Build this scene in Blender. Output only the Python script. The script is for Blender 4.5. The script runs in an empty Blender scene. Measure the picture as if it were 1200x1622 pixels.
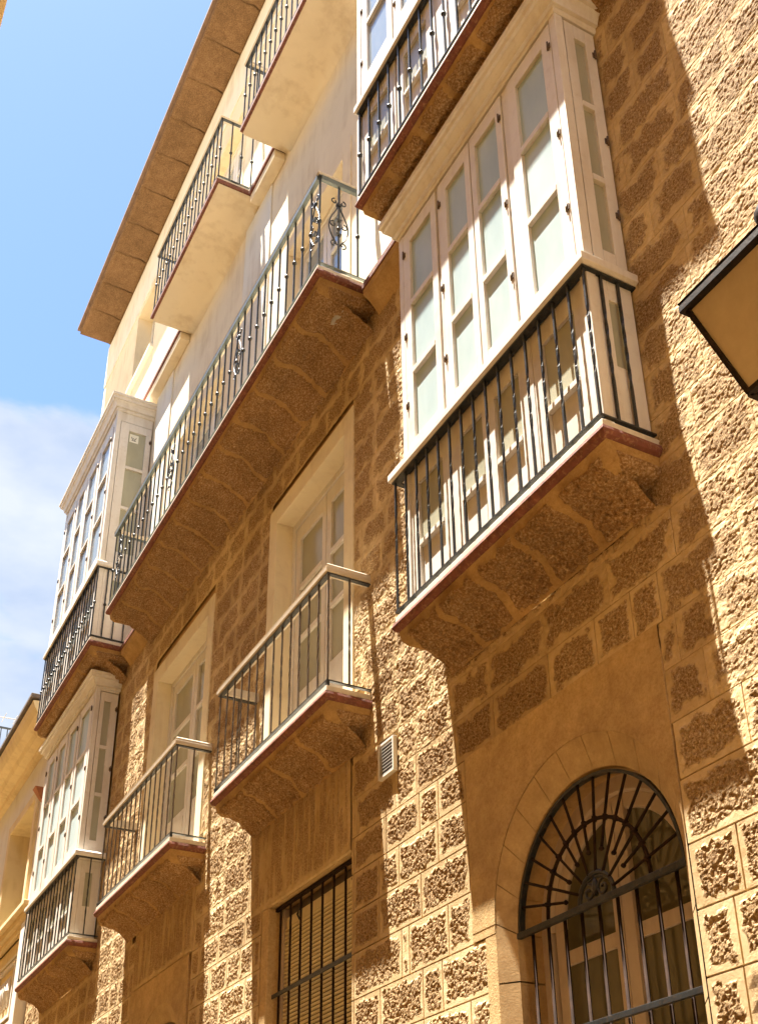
import bpy, math, random
import numpy as np
from mathutils import Matrix, Vector

random.seed(7)
R = math.radians
scn = bpy.context.scene
COL = scn.collection

# ------------------------------------------------------------------ camera, sky, sun, exposure
YAW, PITCH, ROLL = 1.0774910, 0.47636, -0.010510
FPX, SHIFT = 1864.09, 302.8
_f = Vector((-math.sin(YAW)*math.cos(PITCH), math.cos(YAW)*math.cos(PITCH), math.sin(PITCH)))
_r = Vector((math.cos(YAW), math.sin(YAW), 0))
_u = _r.cross(_f)
_r2 = _r*math.cos(ROLL) + _u*math.sin(ROLL)
_u2 = -_r*math.sin(ROLL) + _u*math.cos(ROLL)
cd = bpy.data.cameras.new('camera'); cam = bpy.data.objects.new('camera', cd); COL.objects.link(cam)
m = Matrix.Identity(4)
for i in range(3):
    m[i][0] = _r2[i]; m[i][1] = _u2[i]; m[i][2] = -_f[i]
cam.matrix_world = m
cd.sensor_fit = 'VERTICAL'; cd.sensor_height = 24; cd.lens = 24*FPX/1622
cd.shift_y = SHIFT/1622; cd.clip_start = 0.05; cd.clip_end = 2000
scn.camera = cam

SUN = Vector((0.6, 1.0, -5.1)).normalized()           # direction the light travels
sd = bpy.data.lights.new('sun', 'SUN'); sun = bpy.data.objects.new('sun', sd); COL.objects.link(sun)
sd.energy = 5.0; sd.angle = R(0.55); sd.color = (1.0, 0.945, 0.85)
sun.rotation_euler = SUN.to_track_quat('-Z', 'Y').to_euler()
to_sun = -SUN
SUN_EL = math.asin(to_sun.z); SUN_AZ = math.atan2(to_sun.x, to_sun.y)

W = bpy.data.worlds.new('World'); scn.world = W; W.use_nodes = True
nt = W.node_tree; nt.nodes.clear()
sky = nt.nodes.new('ShaderNodeTexSky'); sky.sky_type = 'NISHITA'; sky.sun_disc = False
sky.sun_elevation = SUN_EL; sky.sun_rotation = SUN_AZ; sky.air_density = 1.0; sky.dust_density = 0.6; sky.ozone_density = 6.0
bg = nt.nodes.new('ShaderNodeBackground'); bg.inputs['Strength'].default_value = 0.058
out = nt.nodes.new('ShaderNodeOutputWorld')
tc = nt.nodes.new('ShaderNodeTexCoord')
# soft clouds, thicker towards the horizon all round
sep = nt.nodes.new('ShaderNodeSeparateXYZ'); nt.links.new(tc.outputs['Generated'], sep.inputs[0])
mp = nt.nodes.new('ShaderNodeMapping'); mp.inputs['Scale'].default_value = (1, 1, 2.2); mp.inputs['Location'].default_value = (1.9, 3.3, 0.1)
nt.links.new(tc.outputs['Generated'], mp.inputs[0])
n1 = nt.nodes.new('ShaderNodeTexNoise'); n1.inputs['Scale'].default_value = 4.2; n1.inputs['Detail'].default_value = 9; n1.inputs['Roughness'].default_value = 0.55
n1.inputs['Distortion'].default_value = 0.3
nt.links.new(mp.outputs[0], n1.inputs['Vector'])
hz = nt.nodes.new('ShaderNodeMapRange'); hz.inputs['From Min'].default_value = 0.80; hz.inputs['From Max'].default_value = 0.56
hz.inputs['To Min'].default_value = -0.30; hz.inputs['To Max'].default_value = 0.20
nt.links.new(sep.outputs['Z'], hz.inputs['Value'])
ad = nt.nodes.new('ShaderNodeMath'); ad.operation = 'ADD'
nt.links.new(n1.outputs['Fac'], ad.inputs[0]); nt.links.new(hz.outputs[0], ad.inputs[1])
cr = nt.nodes.new('ShaderNodeMapRange'); cr.inputs['From Min'].default_value = 0.49; cr.inputs['From Max'].default_value = 0.66
cr.interpolation_type = 'SMOOTHSTEP'; cr.inputs['To Max'].default_value = 0.88
nt.links.new(ad.outputs[0], cr.inputs['Value'])
mx = nt.nodes.new('ShaderNodeMix'); mx.data_type = 'RGBA'
cn = nt.nodes.new('ShaderNodeTexNoise'); cn.inputs['Scale'].default_value = 7; cn.inputs['Detail'].default_value = 6
nt.links.new(mp.outputs[0], cn.inputs['Vector'])
cc = nt.nodes.new('ShaderNodeValToRGB'); cc.color_ramp.elements[0].position = .35; cc.color_ramp.elements[1].position = .65
cc.color_ramp.elements[0].color = (1.7, 2.1, 2.8, 1); cc.color_ramp.elements[1].color = (2.95, 3.1, 3.35, 1)
nt.links.new(cn.outputs['Fac'], cc.inputs[0]); nt.links.new(cc.outputs[0], mx.inputs['B'])
nt.links.new(cr.outputs[0], mx.inputs['Factor']); nt.links.new(sky.outputs[0], mx.inputs['A'])
nt.links.new(mx.outputs['Result'], bg.inputs['Color']); nt.links.new(bg.outputs[0], out.inputs[0])

vs = scn.view_settings
vs.view_transform = 'Standard'; vs.look = 'None'; vs.gamma = 1; vs.use_curve_mapping = False
vs.exposure = 2.45
try:
    scn.cycles.max_bounces = 8; scn.cycles.diffuse_bounces = 5; scn.cycles.glossy_bounces = 3
    scn.cycles.caustics_reflective = False; scn.cycles.caustics_refractive = False
except Exception: pass

# ------------------------------------------------------------------ numpy noise
def _hash(ix, iy, iz, seed):
    h = (ix.astype(np.int64)*374761393 + iy.astype(np.int64)*668265263 + iz.astype(np.int64)*2147483647 + seed*1274126177) & 0xffffffff
    h = ((h ^ (h >> 13))*1274126177) & 0xffffffff
    h = h ^ (h >> 16)
    return (h & 0xffff)/65535.0
def vnoise(x, y, z=None, seed=0):
    x = np.asarray(x, float); y = np.asarray(y, float)
    ix = np.floor(x); iy = np.floor(y); fx = x-ix; fy = y-iy
    fx = fx*fx*(3-2*fx); fy = fy*fy*(3-2*fy)
    iz = np.zeros_like(ix)
    a = _hash(ix, iy, iz, seed); b = _hash(ix+1, iy, iz, seed); c = _hash(ix, iy+1, iz, seed); d = _hash(ix+1, iy+1, iz, seed)
    return (a*(1-fx)+b*fx)*(1-fy) + (c*(1-fx)+d*fx)*fy
def sstep(t): t = np.clip(t, 0, 1); return t*t*(3-2*t)
def rough_h(x, z, seed=0, warp=0.0):
    """height of eroded shelly stone, metres, about 0..0.014"""
    wx = x + 0.012*(vnoise(x*28, z*28, seed=5)-.5); wz = z + 0.012*(vnoise(x*28+7, z*28, seed=6)-.5)
    a = vnoise(wx*52, wz*60, seed=seed+1); r = 1-np.abs(2*a-1)
    b = vnoise(wx*122+3, wz*128, seed=seed+2); rb = 1-np.abs(2*b-1)
    c = vnoise(wx*10, wz*12+5, seed=seed+3)
    pit = sstep((vnoise(wx*72+11, wz*80, seed=seed+4)-.55)/.14)
    return 0.0026*r + 0.0032*rb + 0.0042*c - 0.0065*pit + .0032

# ------------------------------------------------------------------ materials
MATS = {}
def new_mat(name):
    M = bpy.data.materials.new(name); M.use_nodes = True
    nt = M.node_tree; b = nt.nodes['Principled BSDF']; MATS[name] = M
    return M, nt, b
def noise_node(nt, scale, detail=6, rough=.6, coord='Object', stretch=None, dist=0):
    tc = nt.nodes.new('ShaderNodeNewGeometry')
    n = nt.nodes.new('ShaderNodeTexNoise'); n.inputs['Scale'].default_value = scale; n.inputs['Detail'].default_value = detail
    n.inputs['Roughness'].default_value = rough; n.inputs['Distortion'].default_value = dist
    src = tc.outputs['Position']
    if stretch:
        mp = nt.nodes.new('ShaderNodeMapping'); mp.inputs['Scale'].default_value = stretch
        nt.links.new(src, mp.inputs[0]); src = mp.outputs[0]
    nt.links.new(src, n.inputs['Vector'])
    return n
def ramp(nt, fac, stops):
    r = nt.nodes.new('ShaderNodeValToRGB'); cr = r.color_ramp
    while len(cr.elements) < len(stops): cr.elements.new(0.5)
    for e, (p, c) in zip(cr.elements, stops): e.position = p; e.color = (*c, 1)
    nt.links.new(fac, r.inputs[0]); return r
def mixc(nt, fac, a, b, mode='MIX'):
    mx = nt.nodes.new('ShaderNodeMix'); mx.data_type = 'RGBA'; mx.blend_type = mode
    for s, v in (('Factor', fac), ('A', a), ('B', b)):
        if hasattr(v, 'is_output') or hasattr(v, 'links'): nt.links.new(v, mx.inputs[s])
        else: mx.inputs[s].default_value = v if s == 'Factor' else (*v, 1)
    return mx.outputs['Result']
def bump(nt, b, h, strength, dist=0.01, prev=None):
    bn = nt.nodes.new('ShaderNodeBump'); bn.inputs['Strength'].default_value = strength; bn.inputs['Distance'].default_value = dist
    nt.links.new(h, bn.inputs['Height'])
    if prev: nt.links.new(prev, bn.inputs['Normal'])
    nt.links.new(bn.outputs[0], b.inputs['Normal']); return bn.outputs[0]
def simple(name, c, rough=.6, metal=0, var=.12, scale=6, bmp=.15, bscale=60, bd=.004, streak=None, dirt=None, dirtamt=.5, spec=.5):
    M, nt, b = new_mat(name)
    n = noise_node(nt, scale, 5, .6, stretch=streak)
    lo = tuple(v*(1-var) for v in c); hi = tuple(min(1, v*(1+var)) for v in c)
    r = ramp(nt, n.outputs['Fac'], [(.3, lo), (.7, hi)]); colr = r.outputs[0]
    if dirt:
        n2 = noise_node(nt, scale*2.7, 8, .7, dist=.5)
        rr = ramp(nt, n2.outputs['Fac'], [(.52, (0, 0, 0)), (.72, (dirtamt,)*3)])
        colr = mixc(nt, rr.outputs[0], colr, dirt)
    if 'stucco' in name or 'wood' in name or 'white' in name:
        n4 = noise_node(nt, 1.0, 7, .62, stretch=(9, 9, .8)); n5 = noise_node(nt, 2.3, 3, .5)
        mm = nt.nodes.new('ShaderNodeMath'); mm.operation = 'MULTIPLY'
        nt.links.new(n4.outputs['Fac'], mm.inputs[0]); nt.links.new(n5.outputs['Fac'], mm.inputs[1])
        r4 = ramp(nt, mm.outputs[0], [(.24, (0, 0, 0)), (.42, (.55, .55, .55))])
        colr = mixc(nt, r4.outputs[0], colr, tuple(v*k_ for v, k_ in zip(c, (.70, .62, .52))))
    nt.links.new(colr, b.inputs['Base Color'])
    b.inputs['Roughness'].default_value = rough; b.inputs['Metallic'].default_value = metal
    b.inputs['Specular IOR Level'].default_value = spec
    if bmp:
        n3 = noise_node(nt, bscale, 6, .6); bump(nt, b, n3.outputs['Fac'], bmp, bd)
    return M

# rubble stone: attribute 'rough' (0 = dressed mortar margin, 1 = eroded shelly face)
M, nt, b = new_mat('rubble_stone')
at = nt.nodes.new('ShaderNodeAttribute'); at.attribute_name = 'rough'
big = noise_node(nt, 1.1, 4, .6); mid = noise_node(nt, 14, 8, .7, dist=.4); fine = noise_node(nt, 75, 8, .75)
shell = noise_node(nt, 130, 3, .5)
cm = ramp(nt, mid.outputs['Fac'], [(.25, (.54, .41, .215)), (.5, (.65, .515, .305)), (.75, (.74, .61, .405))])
cs = ramp(nt, fine.outputs['Fac'], [(.30, (.16, .092, .038)), (.45, (.40, .26, .125)), (.56, (.62, .475, .28)), (.68, (.88, .79, .64))])  # ramp ends paint highlights and dark pits into the stone colour
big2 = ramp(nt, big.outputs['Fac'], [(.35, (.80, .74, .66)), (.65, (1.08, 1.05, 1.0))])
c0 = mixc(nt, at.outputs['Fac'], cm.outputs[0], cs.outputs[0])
c1 = mixc(nt, 1.0, c0, big2.outputs[0], 'MULTIPLY')
oi = nt.nodes.new('ShaderNodeObjectInfo')
orr = ramp(nt, oi.outputs['Random'], [(0, (.86, .82, .78)), (1, (1.08, 1.08, 1.08))])
c2 = mixc(nt, 1.0, c1, orr.outputs[0], 'MULTIPLY')
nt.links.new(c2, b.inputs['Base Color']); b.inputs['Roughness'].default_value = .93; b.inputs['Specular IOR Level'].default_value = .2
amp = nt.nodes.new('ShaderNodeMath'); amp.operation = 'MULTIPLY_ADD'; amp.inputs[1].default_value = .8; amp.inputs[2].default_value = .22
nt.links.new(at.outputs['Fac'], amp.inputs[0])
hh = nt.nodes.new('ShaderNodeMath'); hh.operation = 'MULTIPLY'
nt.links.new(fine.outputs['Fac'], hh.inputs[0]); nt.links.new(amp.outputs[0], hh.inputs[1])
p = bump(nt, b, hh.outputs[0], 1.0, .016)

def stone_mat(name, base, dark, light, bs=.8, stretch=None):
    M, nt, b = new_mat(name)
    n = noise_node(nt, 9, 8, .7, dist=.3, stretch=stretch); f = noise_node(nt, 70, 8, .72, stretch=stretch); g = noise_node(nt, 1.6, 3, .5)
    c = ramp(nt, f.outputs['Fac'], [(.28, dark), (.5, base), (.76, light)])
    c2 = ramp(nt, n.outputs['Fac'], [(.3, (.78, .72, .66)), (.7, (1.1, 1.08, 1.05))])
    c3 = mixc(nt, 1.0, c.outputs[0], c2.outputs[0], 'MULTIPLY')
    c4 = ramp(nt, g.outputs['Fac'], [(.35, (.82, .80, .76)), (.65, (1.05, 1.03, 1.0))])
    nt.links.new(mixc(nt, 1.0, c3, c4.outputs[0], 'MULTIPLY'), b.inputs['Base Color'])
    b.inputs['Roughness'].default_value = .93; b.inputs['Specular IOR Level'].default_value = .2
    q = bump(nt, b, f.outputs['Fac'], bs, .012)
    return M
stone_mat('corbel_stone', (.385, .235, .105), (.16, .085, .034), (.84, .70, .49), 1.0)
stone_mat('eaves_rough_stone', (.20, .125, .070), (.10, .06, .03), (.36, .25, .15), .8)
stone_mat('mortar', (.55, .37, .165), (.46, .30, .125), (.62, .44, .21), .25)
stone_mat('plaster_ochre', (.60, .44, .225), (.47, .32, .14), (.69, .54, .31), .5)
stone_mat('corbel_mortar', (.49, .32, .135), (.38, .235, .09), (.57, .40, .19), .5)
stone_mat('lintel_stone', (.46, .30, .13), (.28, .16, .06), (.60, .44, .23), .9, (1, 1, .22))
stone_mat('voussoir_stone', (.55, .40, .215), (.49, .345, .175), (.61, .455, .26), .14)
simple('cream_stucco', (.79, .675, .48), .88, var=.05, scale=1.4, bmp=.12, bscale=45, bd=.006, dirt=(.66, .54, .36), dirtamt=.35)
simple('white_stucco', (.74, .70, .60), .88, var=.04, scale=1.4, bmp=.10, bscale=45, bd=.006, dirt=(.72, .64, .50), dirtamt=.25)
simple('surround_stucco', (.80, .70, .48), .85, var=.05, scale=2.5, bmp=.10, bscale=60, bd=.004, dirt=(.62, .50, .33), dirtamt=.45)
simple('white_wood', (.725, .68, .61), .45, var=.05, scale=5, bmp=.16, bscale=26, bd=.004, streak=(1, 1, .12), dirt=(.52, .42, .32), dirtamt=.38)
simple('red_moulding', (.17, .052, .030), .75, var=.3, scale=16, bmp=.5, bscale=70, bd=.006, dirt=(.45, .28, .14), dirtamt=.7)
simple('white_slab', (.66, .60, .48), .7, var=.08, scale=8, bmp=.2, bscale=50, bd=.004, dirt=(.48, .38, .26), dirtamt=.6)
simple('cap_wood', (.60, .52, .40), .5, var=.10, scale=8, bmp=.2, bscale=40, bd=.003, streak=(.2, 1, 1), dirt=(.42, .33, .22), dirtamt=.5)
simple('black_iron', (.030, .034, .036), .38, metal=.35, var=.4, scale=20, bmp=.5, bscale=90, bd=.003, dirt=(.14, .09, .05), dirtamt=.5)
simple('brown_iron', (.085, .062, .042), .5, metal=.15, var=.4, scale=20, bmp=.4, bscale=90, bd=.002, dirt=(.17, .11, .06), dirtamt=.6)
simple('green_iron', (.105, .125, .115), .42, metal=.25, var=.25, scale=14, bmp=.3, bscale=80, bd=.002, dirt=(.22, .20, .16), dirtamt=.5)
simple('rusty_iron', (.026, .014, .009), .85, metal=.0, spec=.12, var=.4, scale=20, bmp=.6, bscale=90, bd=.003, dirt=(.05, .027, .016), dirtamt=.6)
simple('hinge_iron', (.13, .085, .05), .6, metal=.4, var=.3, scale=30, bmp=.3)
simple('lantern_iron', (.016, .010, .007), .6, metal=.1, spec=.2, var=.35, scale=20, bmp=.4, bscale=80, bd=.003, dirt=(.10, .05, .03), dirtamt=.5)
simple('shutter_slats', (.80, .70, .46), .6, var=.10, scale=9, bmp=.1)
simple('window_wood', (.60, .50, .42), .5, var=.06, scale=6, bmp=.12, bscale=30, bd=.003, streak=(1, 1, .15), dirt=(.45, .34, .24), dirtamt=.4)
simple('yellow_stucco', (.76, .61, .35), .88, var=.06, scale=1.6, bmp=.15, bscale=45, bd=.006, dirt=(.60, .43, .20), dirtamt=.4)
simple('neighbour_white', (.74, .69, .61), .9, var=.05, scale=1.6, bmp=.12, bscale=40, bd=.006)
simple('facing_wall', (.66, .50, .27), .9, var=.08, scale=1.2, bmp=.1)
simple('brown_wood', (.34, .18, .08), .55, var=.2, scale=7, bmp=.2, streak=(1, 1, .2))
simple('roof_tile', (.40, .17, .09), .8, var=.2, scale=6, bmp=.3)
simple('brown_edge', (.16, .10, .07), .8, var=.25, scale=6, bmp=.3)
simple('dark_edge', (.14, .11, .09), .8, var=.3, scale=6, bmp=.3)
simple('street_stone', (.42, .32, .18), .8, var=.12, scale=2, bmp=.3, bscale=20)
simple('vent_metal', (.72, .68, .60), .5, var=.06, scale=9, bmp=.1)
simple('grey_mortar', (.44, .41, .34), .9, var=.12, scale=20, bmp=.5, bscale=60)
simple('paper', (.80, .78, .66), .7, var=.03, scale=9, bmp=0)
simple('ink', (.10, .09, .08), .7, var=.03, scale=9, bmp=0)
simple('curtain', (.45, .40, .27), .9, var=.15, scale=3, bmp=.2, bscale=10, streak=(6, 6, .3))

def glassy(name, a, bcol, rough, scale=3.5, spec=.5, streak=(1, 1, .35)):
    M, nt, b = new_mat(name)
    n = noise_node(nt, scale, 5, .6, stretch=streak)
    r = ramp(nt, n.outputs['Fac'], [(.3, a), (.7, bcol)])
    nt.links.new(r.outputs[0], b.inputs['Base Color']); b.inputs['Roughness'].default_value = rough
    b.inputs['Specular IOR Level'].default_value = spec
    n2 = noise_node(nt, 2.2, 2, .5); bump(nt, b, n2.outputs['Fac'], .05, .05)
    return M
glassy('frosted_pane', (.36, .47, .48), (.48, .58, .585), .32, spec=.2)
glassy('clear_pane', (.34, .33, .24), (.44, .425, .32), .18, spec=.2)
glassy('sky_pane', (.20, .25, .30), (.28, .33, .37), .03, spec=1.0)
glassy('dark_pane', (.085, .075, .040), (.16, .14, .075), .07, spec=.55)
M, nt, b = new_mat('lantern_pane')
n = noise_node(nt, 18, 8, .7); r = ramp(nt, n.outputs['Fac'], [(.3, (.72, .60, .40)), (.7, (.80, .68, .47))])
nt.links.new(r.outputs[0], b.inputs['Base Color']); b.inputs['Roughness'].default_value = .5
tr = nt.nodes.new('ShaderNodeBsdfTranslucent'); nt.links.new(r.outputs[0], tr.inputs[0])
ms = nt.nodes.new('ShaderNodeMixShader'); ms.inputs[0].default_value = .45
nt.links.new(b.outputs[0], ms.inputs[1]); nt.links.new(tr.outputs[0], ms.inputs[2])
nt.links.new(ms.outputs[0], nt.nodes['Material Output'].inputs[0])

# ------------------------------------------------------------------ builders
def thing(name, label, cat, loc, group=None):
    o = bpy.data.objects.new(name, None); COL.objects.link(o); o.location = loc
    o.empty_display_size = .1
    o['label'] = label; o['category'] = cat
    if group: o['group'] = group
    return o
def root_loc(o):
    v = Vector((0, 0, 0))
    while o: v += o.location; o = o.parent
    return v
def link(name, mesh, parent, loc=None, stuff=False, label=None):
    o = bpy.data.objects.new(name, mesh); COL.objects.link(o)
    if parent:
        o.parent = parent; o.location = (Vector(loc)-root_loc(parent)) if loc is not None else (0, 0, 0)
    elif loc is not None: o.location = loc
    if stuff: o['kind'] = 'stuff'
    if label: o['label'] = label
    return o
class MB:
    def __init__(s): s.v = []; s.f = []; s.sm = []
    def add(s, vs, fs, smooth=False):
        n = len(s.v); s.v += [tuple(v) for v in vs]; s.f += [tuple(i+n for i in f) for f in fs]; s.sm += [smooth]*len(fs); return s
    def box(s, x0, x1, y0, y1, z0, z1):
        if x0 > x1: x0, x1 = x1, x0
        if y0 > y1: y0, y1 = y1, y0
        if z0 > z1: z0, z1 = z1, z0
        vs = [(x0,y0,z0),(x1,y0,z0),(x1,y1,z0),(x0,y1,z0),(x0,y0,z1),(x1,y0,z1),(x1,y1,z1),(x0,y1,z1)]
        return s.add(vs, [(0,3,2,1),(4,5,6,7),(0,1,5,4),(1,2,6,5),(2,3,7,6),(3,0,4,7)])
    def tube(s, pts, r, n=8, closed=False, cap=True, square=False):
        pts = [Vector(p) for p in pts]; N = len(pts); rings = []
        up = None
        for i, p in enumerate(pts):
            a = pts[(i-1) % N] if closed or i > 0 else p; c = pts[(i+1) % N] if closed or i < N-1 else p
            t = (c-a).normalized()
            if up is None:
                up = Vector((0, 1, 0)) if abs(t.y) < .9 else Vector((1, 0, 0))
            side = t.cross(up).normalized(); up2 = side.cross(t).normalized(); up = up2
            rr = r[i] if isinstance(r, (list, tuple)) else r
            off = math.pi/4 if square else 0
            k = 4 if square else n
            rings.append([p + (side*math.cos(off+2*math.pi*j/k) + up2*math.sin(off+2*math.pi*j/k))*rr*(1.414 if square else 1) for j in range(k)])
        k = len(rings[0]); vs = [v for rg in rings for v in rg]; fs = []
        for i in range(N if closed else N-1):
            i2 = (i+1) % N
            for j in range(k): fs.append((i*k+j, i*k+(j+1) % k, i2*k+(j+1) % k, i2*k+j))
        if cap and not closed:
            fs.append(tuple(range(k-1, -1, -1))); fs.append(tuple((N-1)*k+j for j in range(k)))
        return s.add(vs, fs, not square)
    def mesh(s, name, mat, off=(0, 0, 0)):
        me = bpy.data.meshes.new(name)
        me.from_pydata([(v[0]-off[0], v[1]-off[1], v[2]-off[2]) for v in s.v], [], s.f)
        me.materials.append(MATS[mat])
        me.polygons.foreach_set('use_smooth', s.sm); me.update()
        return me
    def build(s, name, mat, parent=None, bevel=0, stuff=False, label=None, kind=None):
        off = root_loc(parent) if parent else (0, 0, 0)
        o = link(name, s.mesh(name, mat, off), parent, None, stuff, label)
        if kind: o['kind'] = kind
        if bevel:
            bv = o.modifiers.new('bevel', 'BEVEL'); bv.width = bevel; bv.segments = 2; bv.limit_method = 'ANGLE'
        return o
def cell_boxes(mb, x0, x1, z0, z1, y0, y1, holes, grow=.012):
    holes = [(h[0]-grow, h[1]+grow, h[2]-grow, h[3]+grow) for h in holes]
    xs = sorted({x0, x1, *[min(max(h[0], x0), x1) for h in holes], *[min(max(h[1], x0), x1) for h in holes]})
    for a, b_ in zip(xs, xs[1:]):
        if b_-a < 1e-4: continue
        mid = (a+b_)/2; segs = [(z0, z1)]
        for h in holes:
            if h[0] < mid < h[1]:
                ns = []
                for p, q in segs:
                    if h[3] <= p or h[2] >= q: ns.append((p, q)); continue
                    if h[2] > p: ns.append((p, h[2]))
                    if h[3] < q: ns.append((h[3], q))
                segs = ns
        for p, q in segs:
            if q-p > 1e-4: mb.box(a, b_, y0, y1, p, q)
    return mb

def grid_mesh(name, P, mat, off, rough=None, smooth=True):
    """P: (n,m,3) array of points"""
    n, k, _ = P.shape
    V = (P-np.array(off)).reshape(-1, 3)
    i = np.arange(n-1)[:, None]*k+np.arange(k-1)[None, :]
    F = np.stack([i, i+1, i+k+1, i+k], -1).reshape(-1, 4)
    me = bpy.data.meshes.new(name)
    me.vertices.add(len(V)); me.vertices.foreach_set('co', V.ravel())
    me.loops.add(F.size); me.loops.foreach_set('vertex_index', F.ravel())
    me.polygons.add(len(F)); me.polygons.foreach_set('loop_start', np.arange(0, F.size, 4))
    try: me.polygons.foreach_set('loop_total', np.full(len(F), 4))
    except Exception: pass
    me.update(calc_edges=True)
    me.materials.append(MATS[mat])
    me.polygons.foreach_set('use_smooth', np.full(len(F), smooth))
    if rough is not None:
        a = me.attributes.new('rough', 'FLOAT', 'POINT'); a.data.foreach_set('value', rough.ravel())
    return me

FW = 3.2          # facade plane (the camera is at the origin, 3.2 m away; the street runs along X)
GROUND = -1.6
root = thing('apartment_building', 'four storey building of rough brown stone below and cream stucco above', 'building', (-8, FW, GROUND))

# ------------------------------------------------------------------ structure: ground
g = MB(); g.box(-120, 60, -60, 90, GROUND-.3, GROUND); g.build('street', 'street_stone', kind='structure')

# ------------------------------------------------------------------ the facade
D1 = (-7.91, -6.30, 3.55, 6.25); D2 = (-11.09, -9.27, 3.55, 6.22)          # first floor doors, outer edge of surround
def opening(d, w=.15): return (d[0]+w, d[1]-w, d[2], d[3]-w-.03)
O1, O2 = opening(D1), opening(D2)
BW = (-7.66, -6.34, 1.0, 2.60)                                              # barred window
ARX, ARZ, ARR = -4.05, 1.70, .70
ARX2 = -10.05
holes_low = [O1, O2, BW, (ARX-.68, ARX+.68, -1.0, 2.42), (ARX2-.68, ARX2+.68, -1.0, 2.42)]
wall = MB(); cell_boxes(wall, -15.7, 6.0, GROUND, 7.02, FW+.022, FW+.75, holes_low)
wall.build('lower_wall', 'mortar', root)
U_D = [(-7.75, -6.52, 7.1, 9.32), (-10.9, -9.42, 7.1, 9.32)]                # second floor doors
U_W = [(-10.55, -9.35, 11.1, 13.5), (-7.6, -6.4, 11.1, 13.5), (-13.78, -12.75, 12.42, 13.9), (-4.9, -3.7, 11.1, 13.5)]
uw = MB(); cell_boxes(uw, -15.7, 6.0, 7.03, 14.98, FW, FW+.75, U_D+U_W)
uw.build('upper_wall', 'cream_stucco', root)
MB().box(-15.7, 6, FW+.76, FW+8, GROUND, 14.9).build('rear_block', 'cream_stucco', root)

# exclusion zones for rubble stones (x0,x1,z0,z1)
ex = [(D1[0]+.02, D1[1]-.02, 3.3, D1[3]-.02), (D2[0]+.02, D2[1]-.02, 3.3, D2[3]-.02),
      (-8.02, -6.335, 2.6, 3.36), (-7.8, -6.34, -1.6, 2.6), (-4.96, -3.35, 1.66, 2.68), (-4.80, -3.35, -1.6, 1.66),
      (-10.9, -9.3, 1.66, 3.36), (-10.80, -9.3, -1.6, 1.66),
      (-5.0, -3.22, 3.56, 6.9), (-14.75, -12.5, 3.56, 6.9), (-5.94, -5.70, 2.90, 3.17),
      (-5.1, -3.25, 3.43, 3.62), (-8.05, -6.15, 3.43, 3.62), (-11.3, -9.2, 3.43, 3.62), (-14.7, -12.5, 3.43, 3.62)]
rows = [1.113, 1.378, 1.65, 1.93, 2.19, 2.44, 2.68, 2.94]
zc = 1.113
low = []
while zc > GROUND+.05: zc -= .268; low.append(zc)
rows = [GROUND]+sorted(z for z in low if z > GROUND+.1)+rows
zz = rows[-1]
rng = random.Random(3)
while zz < 6.74: zz += .262+rng.uniform(-.012, .012); rows.append(zz)
rows[-1] = 6.99
fixed = {1.65: [-6.31, -5.709, -5.623, -5.199, -4.96], 1.93: [-6.31, -5.975, -5.475, -4.97], 2.19: [-6.31, -5.971, -5.724, -5.276, -4.97],
         2.44: [-6.31, -5.90, -5.471, -5.26, -4.97], 1.378: [-6.31, -5.971, -5.483, -5.277, -4.80]}
P_ = Matrix(((_r2.x, _r2.y, _r2.z), (_u2.x, _u2.y, _u2.z), (_f.x, _f.y, _f.z)))
def proj(p):
    v = P_ @ Vector(p)
    if v.z <= .05: return None
    return 600+FPX*v.x/v.z, 811+SHIFT-FPX*v.y/v.z
def area(x0, x1, z0, z1):
    q = [proj((x, FW, z)) for x, z in ((x0, z0), (x1, z0), (x1, z1), (x0, z1))]
    if None in q: return 0
    cx = sum(a[0] for a in q)/4; cy = sum(a[1] for a in q)/4
    if not (-60 < cx < 1260 and -60 < cy < 1690): return 0
    return abs(sum(q[i][0]*q[(i+1) % 4][1]-q[(i+1) % 4][0]*q[i][1] for i in range(4)))/2
stones = []
for ri, (z0, z1) in enumerate(zip(rows, rows[1:])):
    cuts = [(e[0], e[1]) for e in ex if min(z1, e[3])-max(z0, e[2]) > .38*(z1-z0)]
    key = min(fixed, key=lambda k: abs(k-z0)); fx = fixed[key] if abs(key-z0) < .01 else None
    x = -15.68+rng.uniform(0, .3); xs = [-15.68]
    while x < .9:
        xs.append(x)
        x += rng.choice([.46, .52, .40, .44, .34, .22]) + rng.uniform(-.04, .05)
    if fx:
        xs = [v for v in xs if v < fx[0]-.12 or v > fx[-1]+.12]+fx; xs.sort()
    for a, b_ in zip(xs, xs[1:]):
        segs = [(a, b_)]
        for c in cuts:
            ns = []
            for p, q in segs:
                if c[1] <= p or c[0] >= q: ns.append((p, q)); continue
                if c[0] > p: ns.append((p, c[0]))
                if c[1] < q: ns.append((c[1], q))
            segs = ns
        for p, q in segs:
            if q-p > .015: stones.append((p, q, z0, z1, area(p, q, z0, z1)))
stones.sort(key=lambda s: -s[4])
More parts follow.
